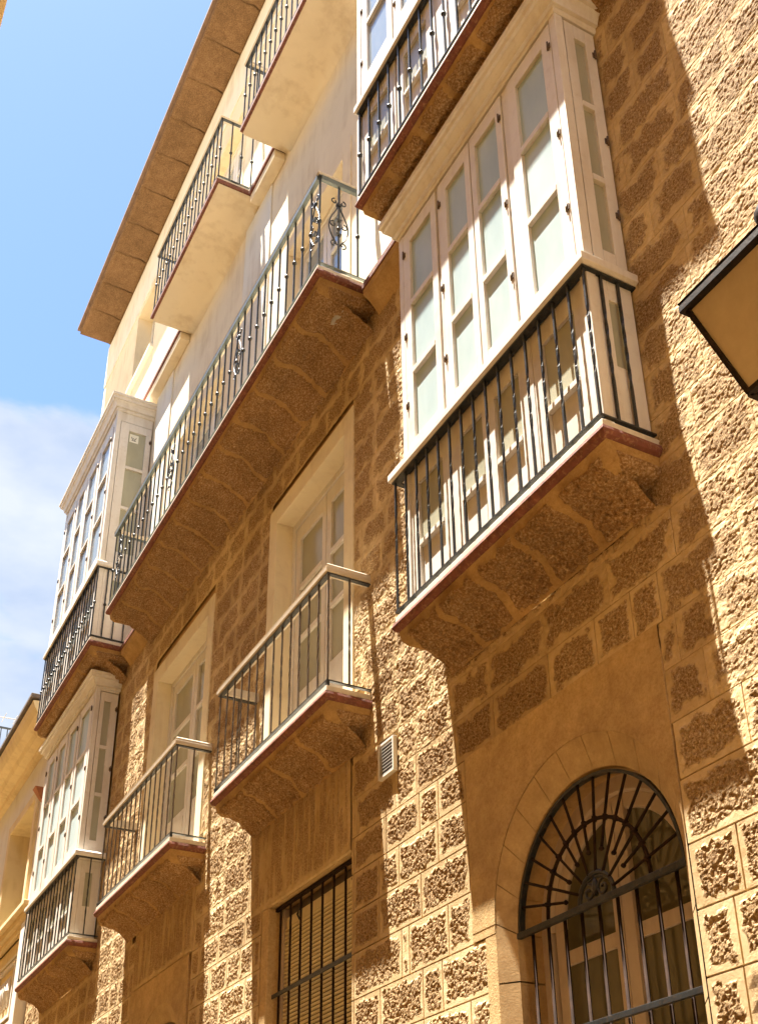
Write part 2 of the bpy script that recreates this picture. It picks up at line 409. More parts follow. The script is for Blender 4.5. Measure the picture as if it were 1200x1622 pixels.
def stone_arrays(x0, x1, z0, z1, res, sid):
    g_ = .0022 if (z0+z1)/2 < (2.7 if x1 < -3.4 else 1.95) else .0006; x0 += g_; x1 -= g_; z0 += g_; z1 -= g_
    nx = max(4, int(round((x1-x0)/res))); nz = max(4, int(round((z1-z0)/res)))
    u = np.linspace(x0, x1, nx+1); v = np.linspace(z0, z1, nz+1)
    u = np.concatenate([[x0], [x0+.0025], u[1:-1], [x1-.0025], [x1]]); v = np.concatenate([[z0], [z0+.0025], v[1:-1], [z1-.0025], [z1]])
    X, Z = np.meshgrid(u, v)
    d = np.minimum(np.minimum(X-x0, x1-X), np.minimum(Z-z0, z1-Z))
    # rougher and less neatly pointed higher up and to the right
    t = float(sstep(((z0+z1)/2-2.62)/.55))
    if x0 > -3.4: t = float(sstep(((z0+z1)/2-1.85)/.5))
    small = (x1-x0) < .13
    edge = (vnoise(X*16+sid, Z*16, seed=21)-.5)*.036 + (vnoise(X*50, Z*50+sid, seed=22)-.5)*.020
    margin = (.027 if not small else .036)*(1-.25*t)
    mask = sstep((d-margin+edge*(1+.7*t))/(.010+.020*t))
    hm = np.maximum(mask, t*(.35+.35*vnoise(X*6, Z*6+sid, seed=33)))
    h = rough_h(X, Z)
    flat = .0012*vnoise(X*30, Z*30, seed=30)
    if x0 > -3.4: h = h*(1-.45*t)
    streaks = t*.0022*vnoise(X*9+Z*20, Z*60-X*18, seed=31)
    prot = -.0088+.0030*((sid*7919) % 13)/13
    out_ = flat+streaks + hm*(h*(1-.18*t)+prot*(1-.4*t))
    drop = np.where(d < 1e-6, .014 if t < .5 else .002, 0)
    Y = FW - out_ + drop
    return np.stack([X, Y, Z], -1), mask
big_parts = [s for s in stones if s[4] > 0][:296]
rest = stones[len(big_parts):]
off = root_loc(root)
for i, s in enumerate(big_parts):
    dist = math.hypot((s[0]+s[1])/2, FW, (s[2]+s[3])/2)
    res = min(.017, max(.0056, .0011*dist))
    P, mk = stone_arrays(s[0], s[1], s[2], s[3], res, i)
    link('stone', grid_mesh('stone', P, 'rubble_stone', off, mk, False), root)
# the remaining stones: one mesh, still real geometry
def join_grids(name, lst, mat, parent, off):
    vs, fs, rs, n = [], [], [], 0
    for P, mk in lst:
        a, k, _ = P.shape
        i = np.arange(a-1)[:, None]*k+np.arange(k-1)[None, :]
        fs.append(np.stack([i, i+1, i+k+1, i+k], -1).reshape(-1, 4)+n); vs.append(P.reshape(-1, 3)); rs.append(mk.ravel()); n += a*k
    V = np.concatenate(vs)-np.array(off); F = np.concatenate(fs)
    me = bpy.data.meshes.new(name)
    me.vertices.add(len(V)); me.vertices.foreach_set('co', V.ravel())
    me.loops.add(F.size); me.loops.foreach_set('vertex_index', F.ravel())
    me.polygons.add(len(F)); me.polygons.foreach_set('loop_start', np.arange(0, F.size, 4))
    me.update(calc_edges=True); me.materials.append(MATS[mat]); me.polygons.foreach_set('use_smooth', np.full(len(F), False))
    a = me.attributes.new('rough', 'FLOAT', 'POINT'); a.data.foreach_set('value', np.concatenate(rs))
    return link(name, me, parent, None, True)
lst = []
for i, s in enumerate(rest):
    vis = s[4] > 0
    lst.append(stone_arrays(s[0], s[1], s[2], s[3], .024 if vis else .045, i+500))
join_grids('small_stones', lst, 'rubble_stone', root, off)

# ------------------------------------------------------------------ mitred ledges, slabs and corbels
def loft(mb, X0, X1, Yf, prof, yw=FW+.01, side=1.0, smooth=False):
    """prof: list of (inward offset, z). Rings go left wall -> left front -> right front -> right wall."""
    rings = []
    for o, z in prof:
        a = X0+o*side; c = X1-o*side; y = min(Yf+o, yw-.001)
        rings.append([(a, yw, z), (a, y, z), (c, y, z), (c, yw, z)])
    vs = [v for r_ in rings for v in r_]; fs = []
    for i in range(len(rings)-1):
        for j in range(3): fs.append((i*4+j, i*4+j+1, (i+1)*4+j+1, (i+1)*4+j))
    fs.append((0, 1, 2, 3)); n = (len(rings)-1)*4; fs.append((n+3, n+2, n+1, n))
    return mb.add(vs, fs, smooth)
def panel(parent, name, prof, x0, x1, Yf, mat='corbel_stone', seed=0, res=.014, amp=1.0, yoff=0):
    """rough stone lying on the underside profile between x0 and x1"""
    pts = [Vector((0, Yf+o, z)) for o, z in prof]
    L = [0]
    for a, c in zip(pts, pts[1:]): L.append(L[-1]+(c-a).length)
    T = L[-1]; nv = max(6, int(T/res)); nu = max(6, int((x1-x0)/res))
    uu = np.linspace(0, 1, nu+1); vv = np.linspace(0, T, nv+1)
    ys = np.interp(vv, L, [p.y for p in pts]); zs = np.interp(vv, L, [p.z for p in pts])
    ny = np.gradient(zs, vv); nz = -np.gradient(ys, vv)            # outward: towards -Y / -Z
    # smooth normals
    k = np.ones(7)/7; ny = np.convolve(np.pad(ny, 3, 'edge'), k, 'valid'); nz = np.convolve(np.pad(nz, 3, 'edge'), k, 'valid')
    wob = (vnoise(vv*9, vv*0+seed*3.1, seed=9)-.5)*.035+(vnoise(vv*30, vv*0+seed*3.1, seed=12)-.5)*.02
    wob2 = (vnoise(vv*9, vv*0+(seed+1)*3.1, seed=9)-.5)*.035+(vnoise(vv*30, vv*0+(seed+1)*3.1, seed=12)-.5)*.02
    A = (x0+wob)[:, None]; B = (x1+wob2)[:, None]
    X = A+(B-A)*uu[None, :]; V = np.repeat(vv[:, None], nu+1, 1)
    d = np.minimum(np.minimum(X-A, B-X), np.minimum(V, T-V)*1.0)
    edge = (vnoise(X*22, V*22+seed, seed=41)-.5)*.03
    mask = sstep((d-.012+edge*1.1)/.020)
    h = rough_h(X, V+seed*1.7, 3)*1.7*amp
    crack = sstep((.07-np.abs((vnoise(X*3.0, V*17+seed, seed=50)-.5)))/.07)*.007 + (vnoise(X*7, V*9+seed, seed=51))*.006
    hh_ = -.003 + mask*(.010+h-crack*amp)
    Yg = ys[:, None]+ny[:, None]*hh_*1.0; Zg = zs[:, None]+nz[:, None]*hh_
    P = np.stack([X, Yg, Zg], -1)
    return link(name, grid_mesh(name, P, mat, root_loc(parent)), parent)

PROF1 = [(.030, 0), (.042, -.055), (.072, -.09), (.14, -.105), (.20, -.12), (.26, -.165), (.335, -.24)]
PROF2 = [(.04, 0), (.052, -.06), (.09, -.10), (.16, -.108), (.25, -.112), (.32, -.14), (.40, -.195), (.53, -.29)]
def slab(T, X0, X1, Yf, ztop, prof, npan, hw=.010, white=True, seed=0, stone=True, res=.014):
    """white paving edge, red moulding, mortar corbel and its stones"""
    zb = ztop-.105
    MB().box(X0+.012, X1-.012, Yf+.012, FW+.03, ztop-.042, ztop-.004).build('slab', 'white_slab' if white else 'cap_wood', T, .004)
    rd = MB(); loft(rd, X0, X1, Yf, [(.012, ztop-.043), (.0, ztop-.050), (-.004, ztop-.070), (.006, ztop-.092), (.026, zb)], FW+.03, 1.0)
    rd.build('red_moulding', 'red_moulding', T)
    c = MB(); pr = [(o, zb-.001+dz) for o, dz in prof]
    loft(c, X0, X1, Yf, pr, FW+.04, .75, True)
    cb = c.build('corbel', 'corbel_mortar', T)
    if stone:
        w = (X1-X0-.16)/npan; pp = [(pr[0][0]+.006, zb-.034)]+pr[1:]
        for i in range(npan):
            a = X0+.08+w*i+hw; b_ = X0+.08+w*(i+1)-hw
            panel(cb, 'corbel_stone', pp, a, b_, Yf, seed=seed+i, res=res)
        # the stone returning round the right hand end
        os_ = np.array([p[0] for p in pp]); zs_ = np.array([p[1] for p in pp])
        vv = np.linspace(0, 1, 26); kk = np.linspace(0, 1, len(pp)); oo_ = np.interp(vv, kk, os_); zz_ = np.interp(vv, kk, zs_)
        nu = 26; uu = np.linspace(0, 1, nu)
        oo2 = oo_[:, None]; Yv = (Yf+oo2+.035)+(FW+.01-(Yf+oo2+.035))*uu[None, :]
        Zv = np.repeat(zz_[:, None], nu, 1); h2 = rough_h(Yv+seed, Zv*1.3+oo2, 4)*1.4
        ed = np.minimum(np.minimum(vv[:, None]*.25+0*uu, (1-vv[:, None])*.3+.02), uu[None, :]*(FW-Yf))
        m2 = sstep((ed-.015+.02*(vnoise(Yv*22, Zv*22+seed, seed=77)-.5))/.02)
        P2 = np.stack([X1-.75*oo2+(-.004+m2*(.006+h2)), Yv, Zv-(m2*h2*.5)], -1)
        link('corbel_stone', grid_mesh('corbel_stone', P2, 'corbel_stone', root_loc(cb)), cb)
    return cb

BAL = {}
def baluster_mesh(h, kind):
    key = (round(h, 3), kind)
    if key in BAL: return BAL[key]
    thin = kind == 'thin'; mb = MB(); s = .0056 if thin else .0063 if kind != 'knob' else .0068
    kind = 'twist' if thin else kind
    n = 26 if kind == 'twist' else 6
    rings = []
    for i in range(n+1):
        z = h*i/n; t = i/n
        ang = 0
        if kind == 'twist' and .25 < t < .75: ang = (t-.25)/.5*math.pi*2.0
        if kind == 'twist' and t >= .75: ang = math.pi*2.0
        rings.append([(s*1.414*math.cos(ang+math.pi/4+k*math.pi/2), s*1.414*math.sin(ang+math.pi/4+k*math.pi/2), z) for k in range(4)])
    vs = [v for r_ in rings for v in r_]; fs = []
    for i in range(n):
        for j in range(4): fs.append((i*4+j, i*4+(j+1) % 4, (i+1)*4+(j+1) % 4, (i+1)*4+j))
    mb.add(vs, fs)
    if kind == 'knob':
        zc = h*.47; prof = [(.008, -.022), (.014, -.014), (.019, -.004), (.019, .006), (.013, .014), (.008, .022)]
        vs = []; fs = []; k = 8
        for r_, dz in prof:
            for j in range(k): vs.append((r_*math.cos(2*math.pi*j/k), r_*math.sin(2*math.pi*j/k), zc+dz))
        for i in range(len(prof)-1):
            for j in range(k): fs.append((i*k+j, i*k+(j+1) % k, (i+1)*k+(j+1) % k, (i+1)*k+j))
        mb.add(vs, fs, True)
    me = mb.mesh('baluster', 'brown_iron' if thin else 'black_iron'); BAL[key] = me
    return me
def scroll_mesh():
    if 'scroll' in BAL: return BAL['scroll']
    mb = MB(); H = .62
    def spiral(cx, cz, r0, a0, turns, sgn, n=16):
        return [Vector((cx+r0*(1-.75*i/n)*math.cos(a0+sgn*turns*2*math.pi*i/n), 0, cz+r0*(1-.75*i/n)*math.sin(a0+sgn*turns*2*math.pi*i/n))) for i in range(n+1)]
    for sx in (-1, 1):
        # lyre: two facing S scrolls
        pts = [Vector((sx*.018, 0, .0)), Vector((sx*.05, 0, .05)), Vector((sx*.085, 0, .12)), Vector((sx*.085, 0, .18)), Vector((sx*.05, 0, .23)), Vector((sx*.02, 0, .25))]
        low = spiral(sx*.045, .20, .035, math.pi/2 if sx < 0 else math.pi/2, .9, -sx)
        body = []
        for i in range(25):
            t = i/24; body.append(Vector((sx*(.012+.085*math.sin(math.pi*min(1, t*1.12))**1.1*(1-.35*t)), 0, .05+.47*t)))
        mb.tube(body, .006, 6)
        mb.tube([p for p in spiral(sx*.038, .065, .034, -math.pi/2, .95, sx)], .0055, 6)
        mb.tube([p for p in spiral(sx*.036, .535, .032, math.pi/2, .95, -sx)], .0055, 6)
        mb.tube([p for p in spiral(sx*.045, .27, .036, math.pi/2, .9, -sx)], .005, 6)
    for zc in (.17, .33, .50): mb.box(-.022, .022, -.012, .012, zc-.009, zc+.009)
    me = mb.mesh('scroll_ornament', 'black_iron'); BAL['scroll'] = me
    return me
def railing(T, X0, X1, Yf, z0, z1, spacing, kind, side=True, rail='black_iron', left_side=True, scrolls=(), xs=None, yw=FW):
    """bars between a bottom rail at z0 and a top rail at z1; X0..X1 the bar line, Yf its plane"""
    MB().box(X0-.012, X1+.012, Yf-.012, Yf+.012, z0, z0+.010).build('bottom_rail', rail, T)
    MB().box(X0-.016, X1+.016, Yf-.018, Yf+.018, z1-.010, z1).build('top_rail', rail, T)
    me = baluster_mesh(z1-z0-.02, kind)
    n = max(1, round((X1-X0)/spacing))
    for i in range(n+1):
        o = link('baluster', me, T, (X0+(X1-X0)*i/n, Yf, z0+.010)); 
    ny = max(1, round((yw-Yf)/spacing))
    for X, do in ((X1, side), (X0, left_side)):
        if not do: continue
        MB().box(X-.012, X+.012, Yf+.0125, yw, z0+.0, z0+.010).build('bottom_rail', rail, T)
        MB().box(X-.016, X+.016, Yf+.0185, yw, z1-.010, z1).build('top_rail', rail, T)
        for i in range(1, ny): link('baluster', me, T, (X, Yf+(yw-Yf)*i/ny, z0+.010))
    for sx in scrolls: link('scroll_ornament', scroll_mesh(), T, (sx, Yf-.004, z0+.22))
def cap(T, X0, X1, Yf, z0, z1, mat='cap_wood', w=.07, left=True, right=True):
    a = MB()
    loft(a, X0, X1, Yf, [(0.012, z0), (0, z0+.012), (0, z0+(z1-z0)*.55), (.008, z0+(z1-z0)*.62), (.008, z1-.006), (.016, z1)], FW, 1.0) if False else None
    prof = [(0.014, z0), (.002, z0+.010), (0, z0+(z1-z0)*.5), (.009, z0+(z1-z0)*.6), (.006, z1-.010), (.014, z1)]
    # hollow U shaped hand rail: outer loft minus inner, built as a strip of quads
    inner = w
    rings = []
    for o, z in prof: rings.append([(X0+o, FW, z), (X0+o, Yf+o, z), (X1-o, Yf+o, z), (X1-o, FW, z)])
    for z in (z1, z0): rings.append([(X0+inner, FW, z), (X0+inner, Yf+inner, z), (X1-inner, Yf+inner, z), (X1-inner, FW, z)])
    vs = [v for r_ in rings for v in r_]; n = len(rings); fs = []
    for i in range(n):
        i2 = (i+1) % n
        for j in range(3):
            if (j == 0 and not left) or (j == 2 and not right): continue
            fs.append((i*4+j, i*4+j+1, i2*4+j+1, i2*4+j))
    a = MB(); a.add(vs, fs)
    return a.build('handrail', mat, T)

def balcony(label, X0, X1, Yf, zt, kind, spacing, rail_h, prof, npan, group, capmat='cap_wood', rail='black_iron', scrolls=(), plain=False, capz=.072, seed=0, res=.014):
    T = thing('balcony', label, 'balcony', ((X0+X1)/2, FW, zt-.13), group)
    if plain:
        MB().box(X0+.01, X1-.01, Yf+.01, FW, zt-.03, zt).build('slab', 'white_slab', T)
        rd = MB(); loft(rd, X0, X1, Yf, [(.0, zt-.032), (0, zt-.085), (.02, zt-.10)], FW, 1.0); rd.build('red_moulding', 'red_moulding', T)
        c = MB(); zb = zt-.101; loft(c, X0, X1, Yf, [(.03, zb), (.045, zb-.02), (.30, zb-.035), (.44, zb-.06), (.53, zb-.13)], FW+.02, .25, True)
        c.build('soffit', 'cream_stucco', T)
    else:
        slab(T, X0, X1, Yf, zt, prof, npan, seed=seed, res=res)
    inset = .025
    railing(T, X0+inset, X1-inset, Yf+inset, zt+.03, zt+rail_h-.012, spacing, kind, rail=rail, scrolls=scrolls)
    cap(T, X0+.0, X1-.0, Yf-.005, zt+rail_h-.011, zt+rail_h-.011+capz, capmat)
    for X in (X0+inset, X1-inset): MB().box(X-.01, X+.01, Yf+inset-.010, Yf+inset+.010, zt, zt+.03).build('foot', rail, T)
    return T

# ------------------------------------------------------------------ glazed timber balconies
def sash(T, x0, x1, y, zs, glass, frame='white_wood', stile=.085, depth=.035, hinge=None, name='sash', gx=None, top=.12, bot=.13, axis='X', panels=None):
    """a leaf from x0..x1 (or y0..y1 when axis is 'Y' and y is the X plane) with panes between the heights zs"""
    fr = MB(); a, b_ = (x0+.004, x1-.004)
    ga, gb = gx if gx else (x0+stile, x1-stile)
    z0, z1 = zs[0]-bot, zs[-1]+top; mt = .022
    def bx(p, q, d0, d1, r_, s_):
        if axis == 'X': fr.box(p, q, y+d0, y+d1, r_, s_)
        else: fr.box(y-d1, y-d0, p, q, r_, s_)
    bx(a, ga, 0, depth, z0, z1); bx(gb, b_, 0, depth, z0, z1)
    bx(ga, gb, 0, depth, z0, zs[0]+.0); bx(ga, gb, 0, depth, zs[-1], z1)
    for z in zs[1:-1]: bx(ga, gb, -.004, depth, z-mt, z+mt)
    # thin raised beads round each pane
    bd = .010
    o = fr.build(name, frame, T, .003)
    lo = zs[0]
    for i in range(len(zs)-1):
        p0 = zs[i]+(0 if i == 0 else mt); p1 = zs[i+1]-(0 if i == len(zs)-2 else mt)
        pn = MB()
        if axis == 'X': pn.box(ga, gb, y+depth*.62, y+depth*.62+.005, p0, p1)
        else: pn.box(y-depth*.62-.005, y-depth*.62, ga, gb, p0, p1)
        pn.build('pane', glass, o)
    if hinge is not None:
        for z in (z0+.22*(z1-z0), z0+.52*(z1-z0), z0+.90*(z1-z0)):
            hb = MB()
            if axis == 'X': hb.tube([(hinge, y-.010, z-.035), (hinge, y-.010, z+.035)], .006, 6); hb.box(hinge-.014, hinge+.014, y-.006, y-.0005, z-.02, z+.02)
            else: hb.tube([(y+.010, hinge, z-.035), (y+.010, hinge, z+.035)], .006, 6); hb.box(y+.0005, y+.006, hinge-.014, hinge+.014, z-.02, z+.02)
            hb.build('hinge', 'hinge_iron', o)
    return o
def hook(T, x, y, z):
    h = MB(); pts = [(x+.018*math.sin(t*6.0), y-.008, z-.05*t) for t in [i/8 for i in range(9)]]
    h.tube(pts, .003, 5); h.build('hook', 'hinge_iron', T)

def mirador(label, X0, X1, Yb, SX, Yf, zt, sill, crown0, crown1, leaves, zs, prof, npan, kind, spacing, glass, sideglass, sidegy, seed=0, sgl=None, res=.014, stone_xf=None, under=True, lower=True):
    T = thing('glazed_balcony', label, 'glazed balcony', ((X0+X1)/2, FW, zt-.13), 'glazed timber balconies on the facade')
    slab(T, SX[0], SX[1], Yf, zt, prof, npan, seed=seed, res=res)
    # roof and inner box keep the interior closed
    MB().box(X0+.05, X1-.05, Yb+.06, FW, crown0+.02, crown1-.01).build('roof', 'white_wood', T)
    MB().box(X0+.10, X1-.10, FW-.06 if FW-Yb > .3 else Yb+.15, FW-.005, zt+.02, crown0).build('inner_screen', 'curtain', T)
    # sill board
    s = MB(); Ys = Yf
    loft(s, SX[0]-.01, SX[1]+.01, Ys-.012, [(.02, sill[0]), (0, sill[0]+.012), (0, sill[1]-.02), (.012, sill[1]-.008), (.02, sill[1])], FW, 1.0)
    s.build('sill', 'white_wood', T, .003)
    # corner posts
    for xa, xb in ((X0, X0+.055), (X1-.055, X1)):
        MB().box(xa, xb, Yb+.001, Yb+.060, sill[1]+.001, crown0+.01).build('corner_post', 'white_wood', T, .004)
        MB().box(xa, xb, Yb+.001, Yb+.060, zt, sill[0]).build('corner_post', 'white_wood', T, .004)
    MB().box(X0+.056, X1-.056, Yb+.015, Yb+.045, zs[-1]+.135, crown0+.01).build('head_rail', 'white_wood', T, .003)
    MB().box(X0+.056, X1-.056, Yb+.036, Yb+.058, sill[1], zs[-1]+.13).build('inner_frame', 'white_wood', T) if False else None
    edges = [X0+.055]+[v for l in leaves for v in (l[0], l[1])]+[X1-.055]
    for i in range(0, len(edges), 2):
        if edges[i+1]-edges[i] > .012:
            MB().box(edges[i]+.002, edges[i+1]-.002, Yb+.012, Yb+.045, sill[1], zs[-1]+.13).build('mullion', 'white_wood', T, .003)
            if edges[i+1]-edges[i] > .035: MB().box(edges[i]+.0045, edges[i+1]-.0045, Yb+.010, Yb+.045, zt, sill[0]-.002).build('mullion', 'white_wood', T, .003)
    for i, l in enumerate(leaves):
        hx = l[0]+.02 if i in (0, 1) else l[1]-.02
        sash(T, l[0], l[1], Yb, zs, glass, gx=(l[2], l[3]), hinge=hx, bot=zs[0]-sill[1]-.006)
        hook(T, (l[0]+l[1])/2, Yb-.002, sill[1]+.05)
        if lower:
            # half height window behind the bars
            lo = MB(); a, b_ = l[0]-.003, l[1]+.003; zA, zB = zt+.01, sill[0]-.002; g0 = zt+.42*(sill[0]-zt); g1 = sill[0]-.14
            ga, gb = l[2]+.0, l[3]-.0; y0, y1 = Yb+.014, Yb+.045
            lo.box(a, ga, y0, y1, zA, zB); lo.box(gb, b_, y0, y1, zA, zB); lo.box(ga, gb, y0, y1, g1, zB); lo.box(ga, gb, y0-.006, y1, g0-.035, g0)
            lo.box(ga, gb, y0, y1, zA, zA+.06); lo.box(ga, gb, y1-.01, y1, zA+.06, g0-.035)
            lw = lo.build('lower_sash', 'white_wood', T, .003)
            MB().box(ga, gb, y0+.018, y0+.023, g0, g1).build('pane', sideglass, lw)
    # side faces
    for X, sg in ((X1, 1), (X0, -1)):
        if sg == 1:
            pl = X
            sash(T, Yb+.061, FW-.012, pl, zs, sideglass, gx=sidegy, axis='Y', hinge=FW-.03, name='side_sash', bot=zs[0]-sill[1]-.006)
            MB().box(X-.045, X-.012, Yb+.061, FW-.01, zs[-1]+.135, crown0+.01).build('head_rail', 'white_wood', T, .003)
            lo = MB(); g0 = zt+.42*(sill[0]-zt); g1 = sill[0]-.14; ym = (Yb+FW)/2
            lo.box(X-.040, X-.006, Yb+.062, sidegy[0], zt, sill[0]-.002); lo.box(X-.040, X-.006, sidegy[1], FW-.01, zt, sill[0]-.002)
            lo.box(X-.040, X-.006, sidegy[0], sidegy[1], g1, sill[0]-.002); lo.box(X-.040, X-.012, sidegy[0], sidegy[1], zt, g0)
            lw = lo.build('lower_sash', 'white_wood', T, .003)
            MB().box(X-.026, X-.021, sidegy[0], sidegy[1], g0, g1).build('pane', sideglass, lw)
        else:
            MB().box(X+.004, X+.04, Yb+.061, FW-.01, zt, sill[0]-.002).build('side_panel', 'white_wood', T, .003)
            MB().box(X+.004, X+.04, Yb+.061, FW-.01, sill[1]+.001, crown0+.01).build('side_panel', 'white_wood', T, .003)
    # crown cornice
    c = MB(); dz = crown1-crown0
    loft(c, X0-.11, X1+.11, Yb-.11, [(.108, crown0), (.098, crown0+.06*dz), (.098, crown0+.18*dz), (.076, crown0+.19*dz), (.074, crown0+.30*dz), (.062, crown0+.44*dz), (.046, crown0+.54*dz), (.046, crown0+.58*dz), (.026, crown0+.59*dz), (.022, crown0+.78*dz), (.004, crown0+.80*dz), (.002, crown0+.96*dz), (.02, crown1)], FW, 1.0)
    c.build('crown_cornice', 'white_wood', T, .002)
    railing(T, SX[0]+.03, SX[1]-.03, Yf+.022, zt+.025, sill[0]-.001, spacing, kind)
    # fixing plate under the sill, seen from below
    MB().box(SX[0]+.03, SX[1]-.03, Yf+.041, Yb+.010, sill[0]-.012, sill[0]-.002).build('fixing_plate', 'black_iron', T)
    return T

Z1 = 3.595; Z2 = 7.13; Z3 = 11.12
LV1 = [(-4.99, -4.55, -4.92+.02, -4.62), (-4.52, -4.132, -4.425, -4.195), (-4.128, -3.77, -4.07, -3.835), (-3.70, -3.255, -3.615, -3.345)]
M1 = mirador('largest white glazed timber balcony, frosted panes, right above the arched window',
             -5.045, -3.20, 2.905, (-5.145, -3.165), 2.86, Z1, (4.57, 4.65), 6.62, 6.83, LV1, (4.775, 5.32, 5.91, 6.48),
             PROF1, 5, 'twist', .127, 'frosted_pane', 'clear_pane', (3.035, 3.115), seed=1, res=.009)
lv = [(-5.22, -4.72, -5.12, -4.80), (-4.69, -4.20, -4.59, -4.28), (-4.0, -3.52, -3.90, -3.60), (-3.48, -3.0, -3.38, -3.08)]
M2 = mirador('glazed timber balcony at the top edge, directly above the largest one',
             -5.29, -2.95, 2.705, (-5.245, -2.925), 2.67, Z2, (8.06, 8.15), 10.4, 10.6, lv, (8.42, 9.03, 9.64, 10.2),
             PROF2, 6, 'knob', .155, 'sky_pane', 'clear_pane', (2.90, 3.09), seed=11, res=.011)
lv = [(-14.82, -14.30, -14.68, -14.40), (-14.27, -13.75, -14.15, -13.86), (-13.72, -13.22, -13.63, -13.32), (-13.19, -12.60, -13.11, -12.73)]
M3 = mirador('lower left white glazed timber balcony on the first floor, beside the yellow neighbouring house',
             -14.89, -12.53, 2.905, (-14.80, -12.40), 2.86, Z1, (4.50, 4.57), 6.66, 6.84, lv, (4.74, 5.30, 5.90, 6.50),
             PROF1, 5, 'twist', .160, 'frosted_pane', 'clear_pane', (3.02, 3.10), seed=21, res=.018)
lv = [(-14.75, -14.17, -14.64, -14.26), (-14.14, -13.60, -14.0, -13.70), (-13.57, -12.97, -13.46, -13.08), (-12.94, -12.36, -12.85, -12.43)]
M4 = mirador('upper left white glazed timber balcony with a sticker on its side pane',
             -14.82, -12.22, 2.70, (-14.86, -12.18), 2.67, Z2, (8.14, 8.22), 10.62, 10.84, lv, (8.42, 9.10, 9.74, 10.34),
             PROF2, 5, 'knob', .135, 'sky_pane', 'clear_pane', (2.88, 3.11), seed=31, res=.018)
# sticker on the upper left balcony's side pane
st = MB(); st.box(-12.243+.0, -12.2405, 2.90, 3.02, 10.18, 10.31); stk = st.build('sticker', 'paper', M4)
k = MB(); k.tube([(-12.239, 2.925, 10.265), (-12.239, 2.94, 10.225), (-12.239, 2.955, 10.25), (-12.239, 2.97, 10.225), (-12.239, 2.99, 10.265)], .005, 5)
k.box(-12.2405, -12.237, 2.93, 2.985, 10.208, 10.216); k.build('printed_mark', 'ink', stk)

gr = 'open balconies with iron railings'
B1 = balcony('open balcony in the middle of the first floor, above the barred window, with beige handrail', -8.10, -6.04, 2.86, Z1, 'thin', .150, .875, PROF1, 4, gr, seed=41, res=.011)
B2 = balcony('open balcony lower left of the middle one, beside the lower left glazed balcony', -11.35, -9.10, 2.86, Z1, 'thin', .150, .875, PROF1, 4, gr, seed=51, res=.015)
B3 = balcony('long open balcony across the second floor with iron scroll ornaments between its bars', -11.48, -5.89, 2.67, Z2, 'knob', .160, 1.02, PROF2, 13, gr,
             rail='green_iron', capmat='cap_wood', scrolls=(-5.99, -7.62, -9.42, -11.22), capz=.035, seed=61, res=.013)
link('scroll_ornament', scroll_mesh(), B3, (-5.912, 2.86, Z2+.25)).rotation_euler = (0, 0, R(90))
B4 = balcony('short open balcony on the third floor at left, below the stone eaves', -10.88, -8.60, 2.67, Z3, 'knob', .135, 1.0, PROF2, 4, gr, plain=True, capz=.035)
B5 = balcony('third floor open balcony at the top edge, over the long balcony', -7.92, -5.55, 2.67, Z3, 'knob', .135, 1.0, PROF2, 4, gr, plain=True, capz=.035)
# greenish flat band under the long balcony's handrail
MB().box(-11.45, -5.92, 2.665, 2.70, Z2+.96, Z2+1.008).build('rail_band', 'green_iron', B3)
MB().box(-5.925, -5.895, 2.701, FW, Z2+.96, Z2+1.008).build('rail_band', 'green_iron', B3)
# repair patches under the long balcony
pm = MB(); cx, cy, zb = -6.12, 2.98, Z2-.13-.120
n = 14; pts = [(cx+.10*math.cos(2*math.pi*i/n)*(1+.3*math.sin(3*i)), cy+.05*math.sin(2*math.pi*i/n)*(1+.2*math.cos(5*i)), zb) for i in range(n)]
pm.add(pts+[(p[0], p[1], zb+.05) for p in pts], [tuple(range(n-1, -1, -1))]+[(i, (i+1) % n, n+(i+1) % n, n+i) for i in range(n)]); pm.build('repair_patch', 'grey_mortar', B3, .004)

# ------------------------------------------------------------------ ledges between the balconies
def ledge(x0, x1, yf, z, th=.09, red=True):
    if red: MB().box(x0, x1, yf, FW+.01, z-.06, z).build('string_course', 'red_moulding', root, .006)
    return
for x0, x1 in ((-5.885, -5.25), (-12.17, -11.485), (-15.7, -14.87), (-2.92, 6.0)):
    MB().box(x0, x1, 3.05, FW+.02, Z2-.115, Z2-.05).build('string_course', 'red_moulding', root, .008)
    c = MB(); zb = Z2-.116
    prf = [(3.06, zb), (3.07, zb-.05), (3.11, zb-.075), (3.15, zb-.12), (3.19, zb-.17), (3.21, zb-.22)]
    c.add([(x, y, z) for x in (x0, x1) for y, z in prf]+[(x, FW+.02, zb) for x in (x0, x1)],
          [(i, i+1, 7-1+i+1, 6+i) for i in range(5)]); c.build('ledge_cove', 'mortar', root)
for x0, x1 in ((-8.595, -7.925), (-15.7, -10.885), (-5.545, 6.0)):
    MB().box(x0, x1, 3.05, FW-.001, Z3-.10, Z3-.045).build('string_course', 'red_moulding', root, .006)
    MB().box(x0, x1, 3.052, FW-.001, Z3-.045, Z3-.01).build('ledge_top', 'white_slab', root)
    MB().box(x0, x1, 3.07, FW-.001, Z3-.22, Z3-.101).build('ledge_band', 'cream_stucco', root, .01)
# the broad stucco pilaster strips of the upper wall
for x0, x1 in ((-8.98, -8.25), (-5.90, -5.36), (-12.1, -11.45), (-15.68, -14.9)):
    MB().box(x0, x1, FW-.018, FW-.0005, Z2, Z3-.221).build('pilaster', 'white_stucco', root, .004)
MB().box(-15.7, 6, FW-.014, FW-.0005, Z3-.008, Z3+.10).build('plinth_band', 'white_stucco', root, .003)
MB().box(-15.7, 6, FW-.012, FW-.0005, 14.0, 14.9).build('frieze', 'white_stucco', root, .003)

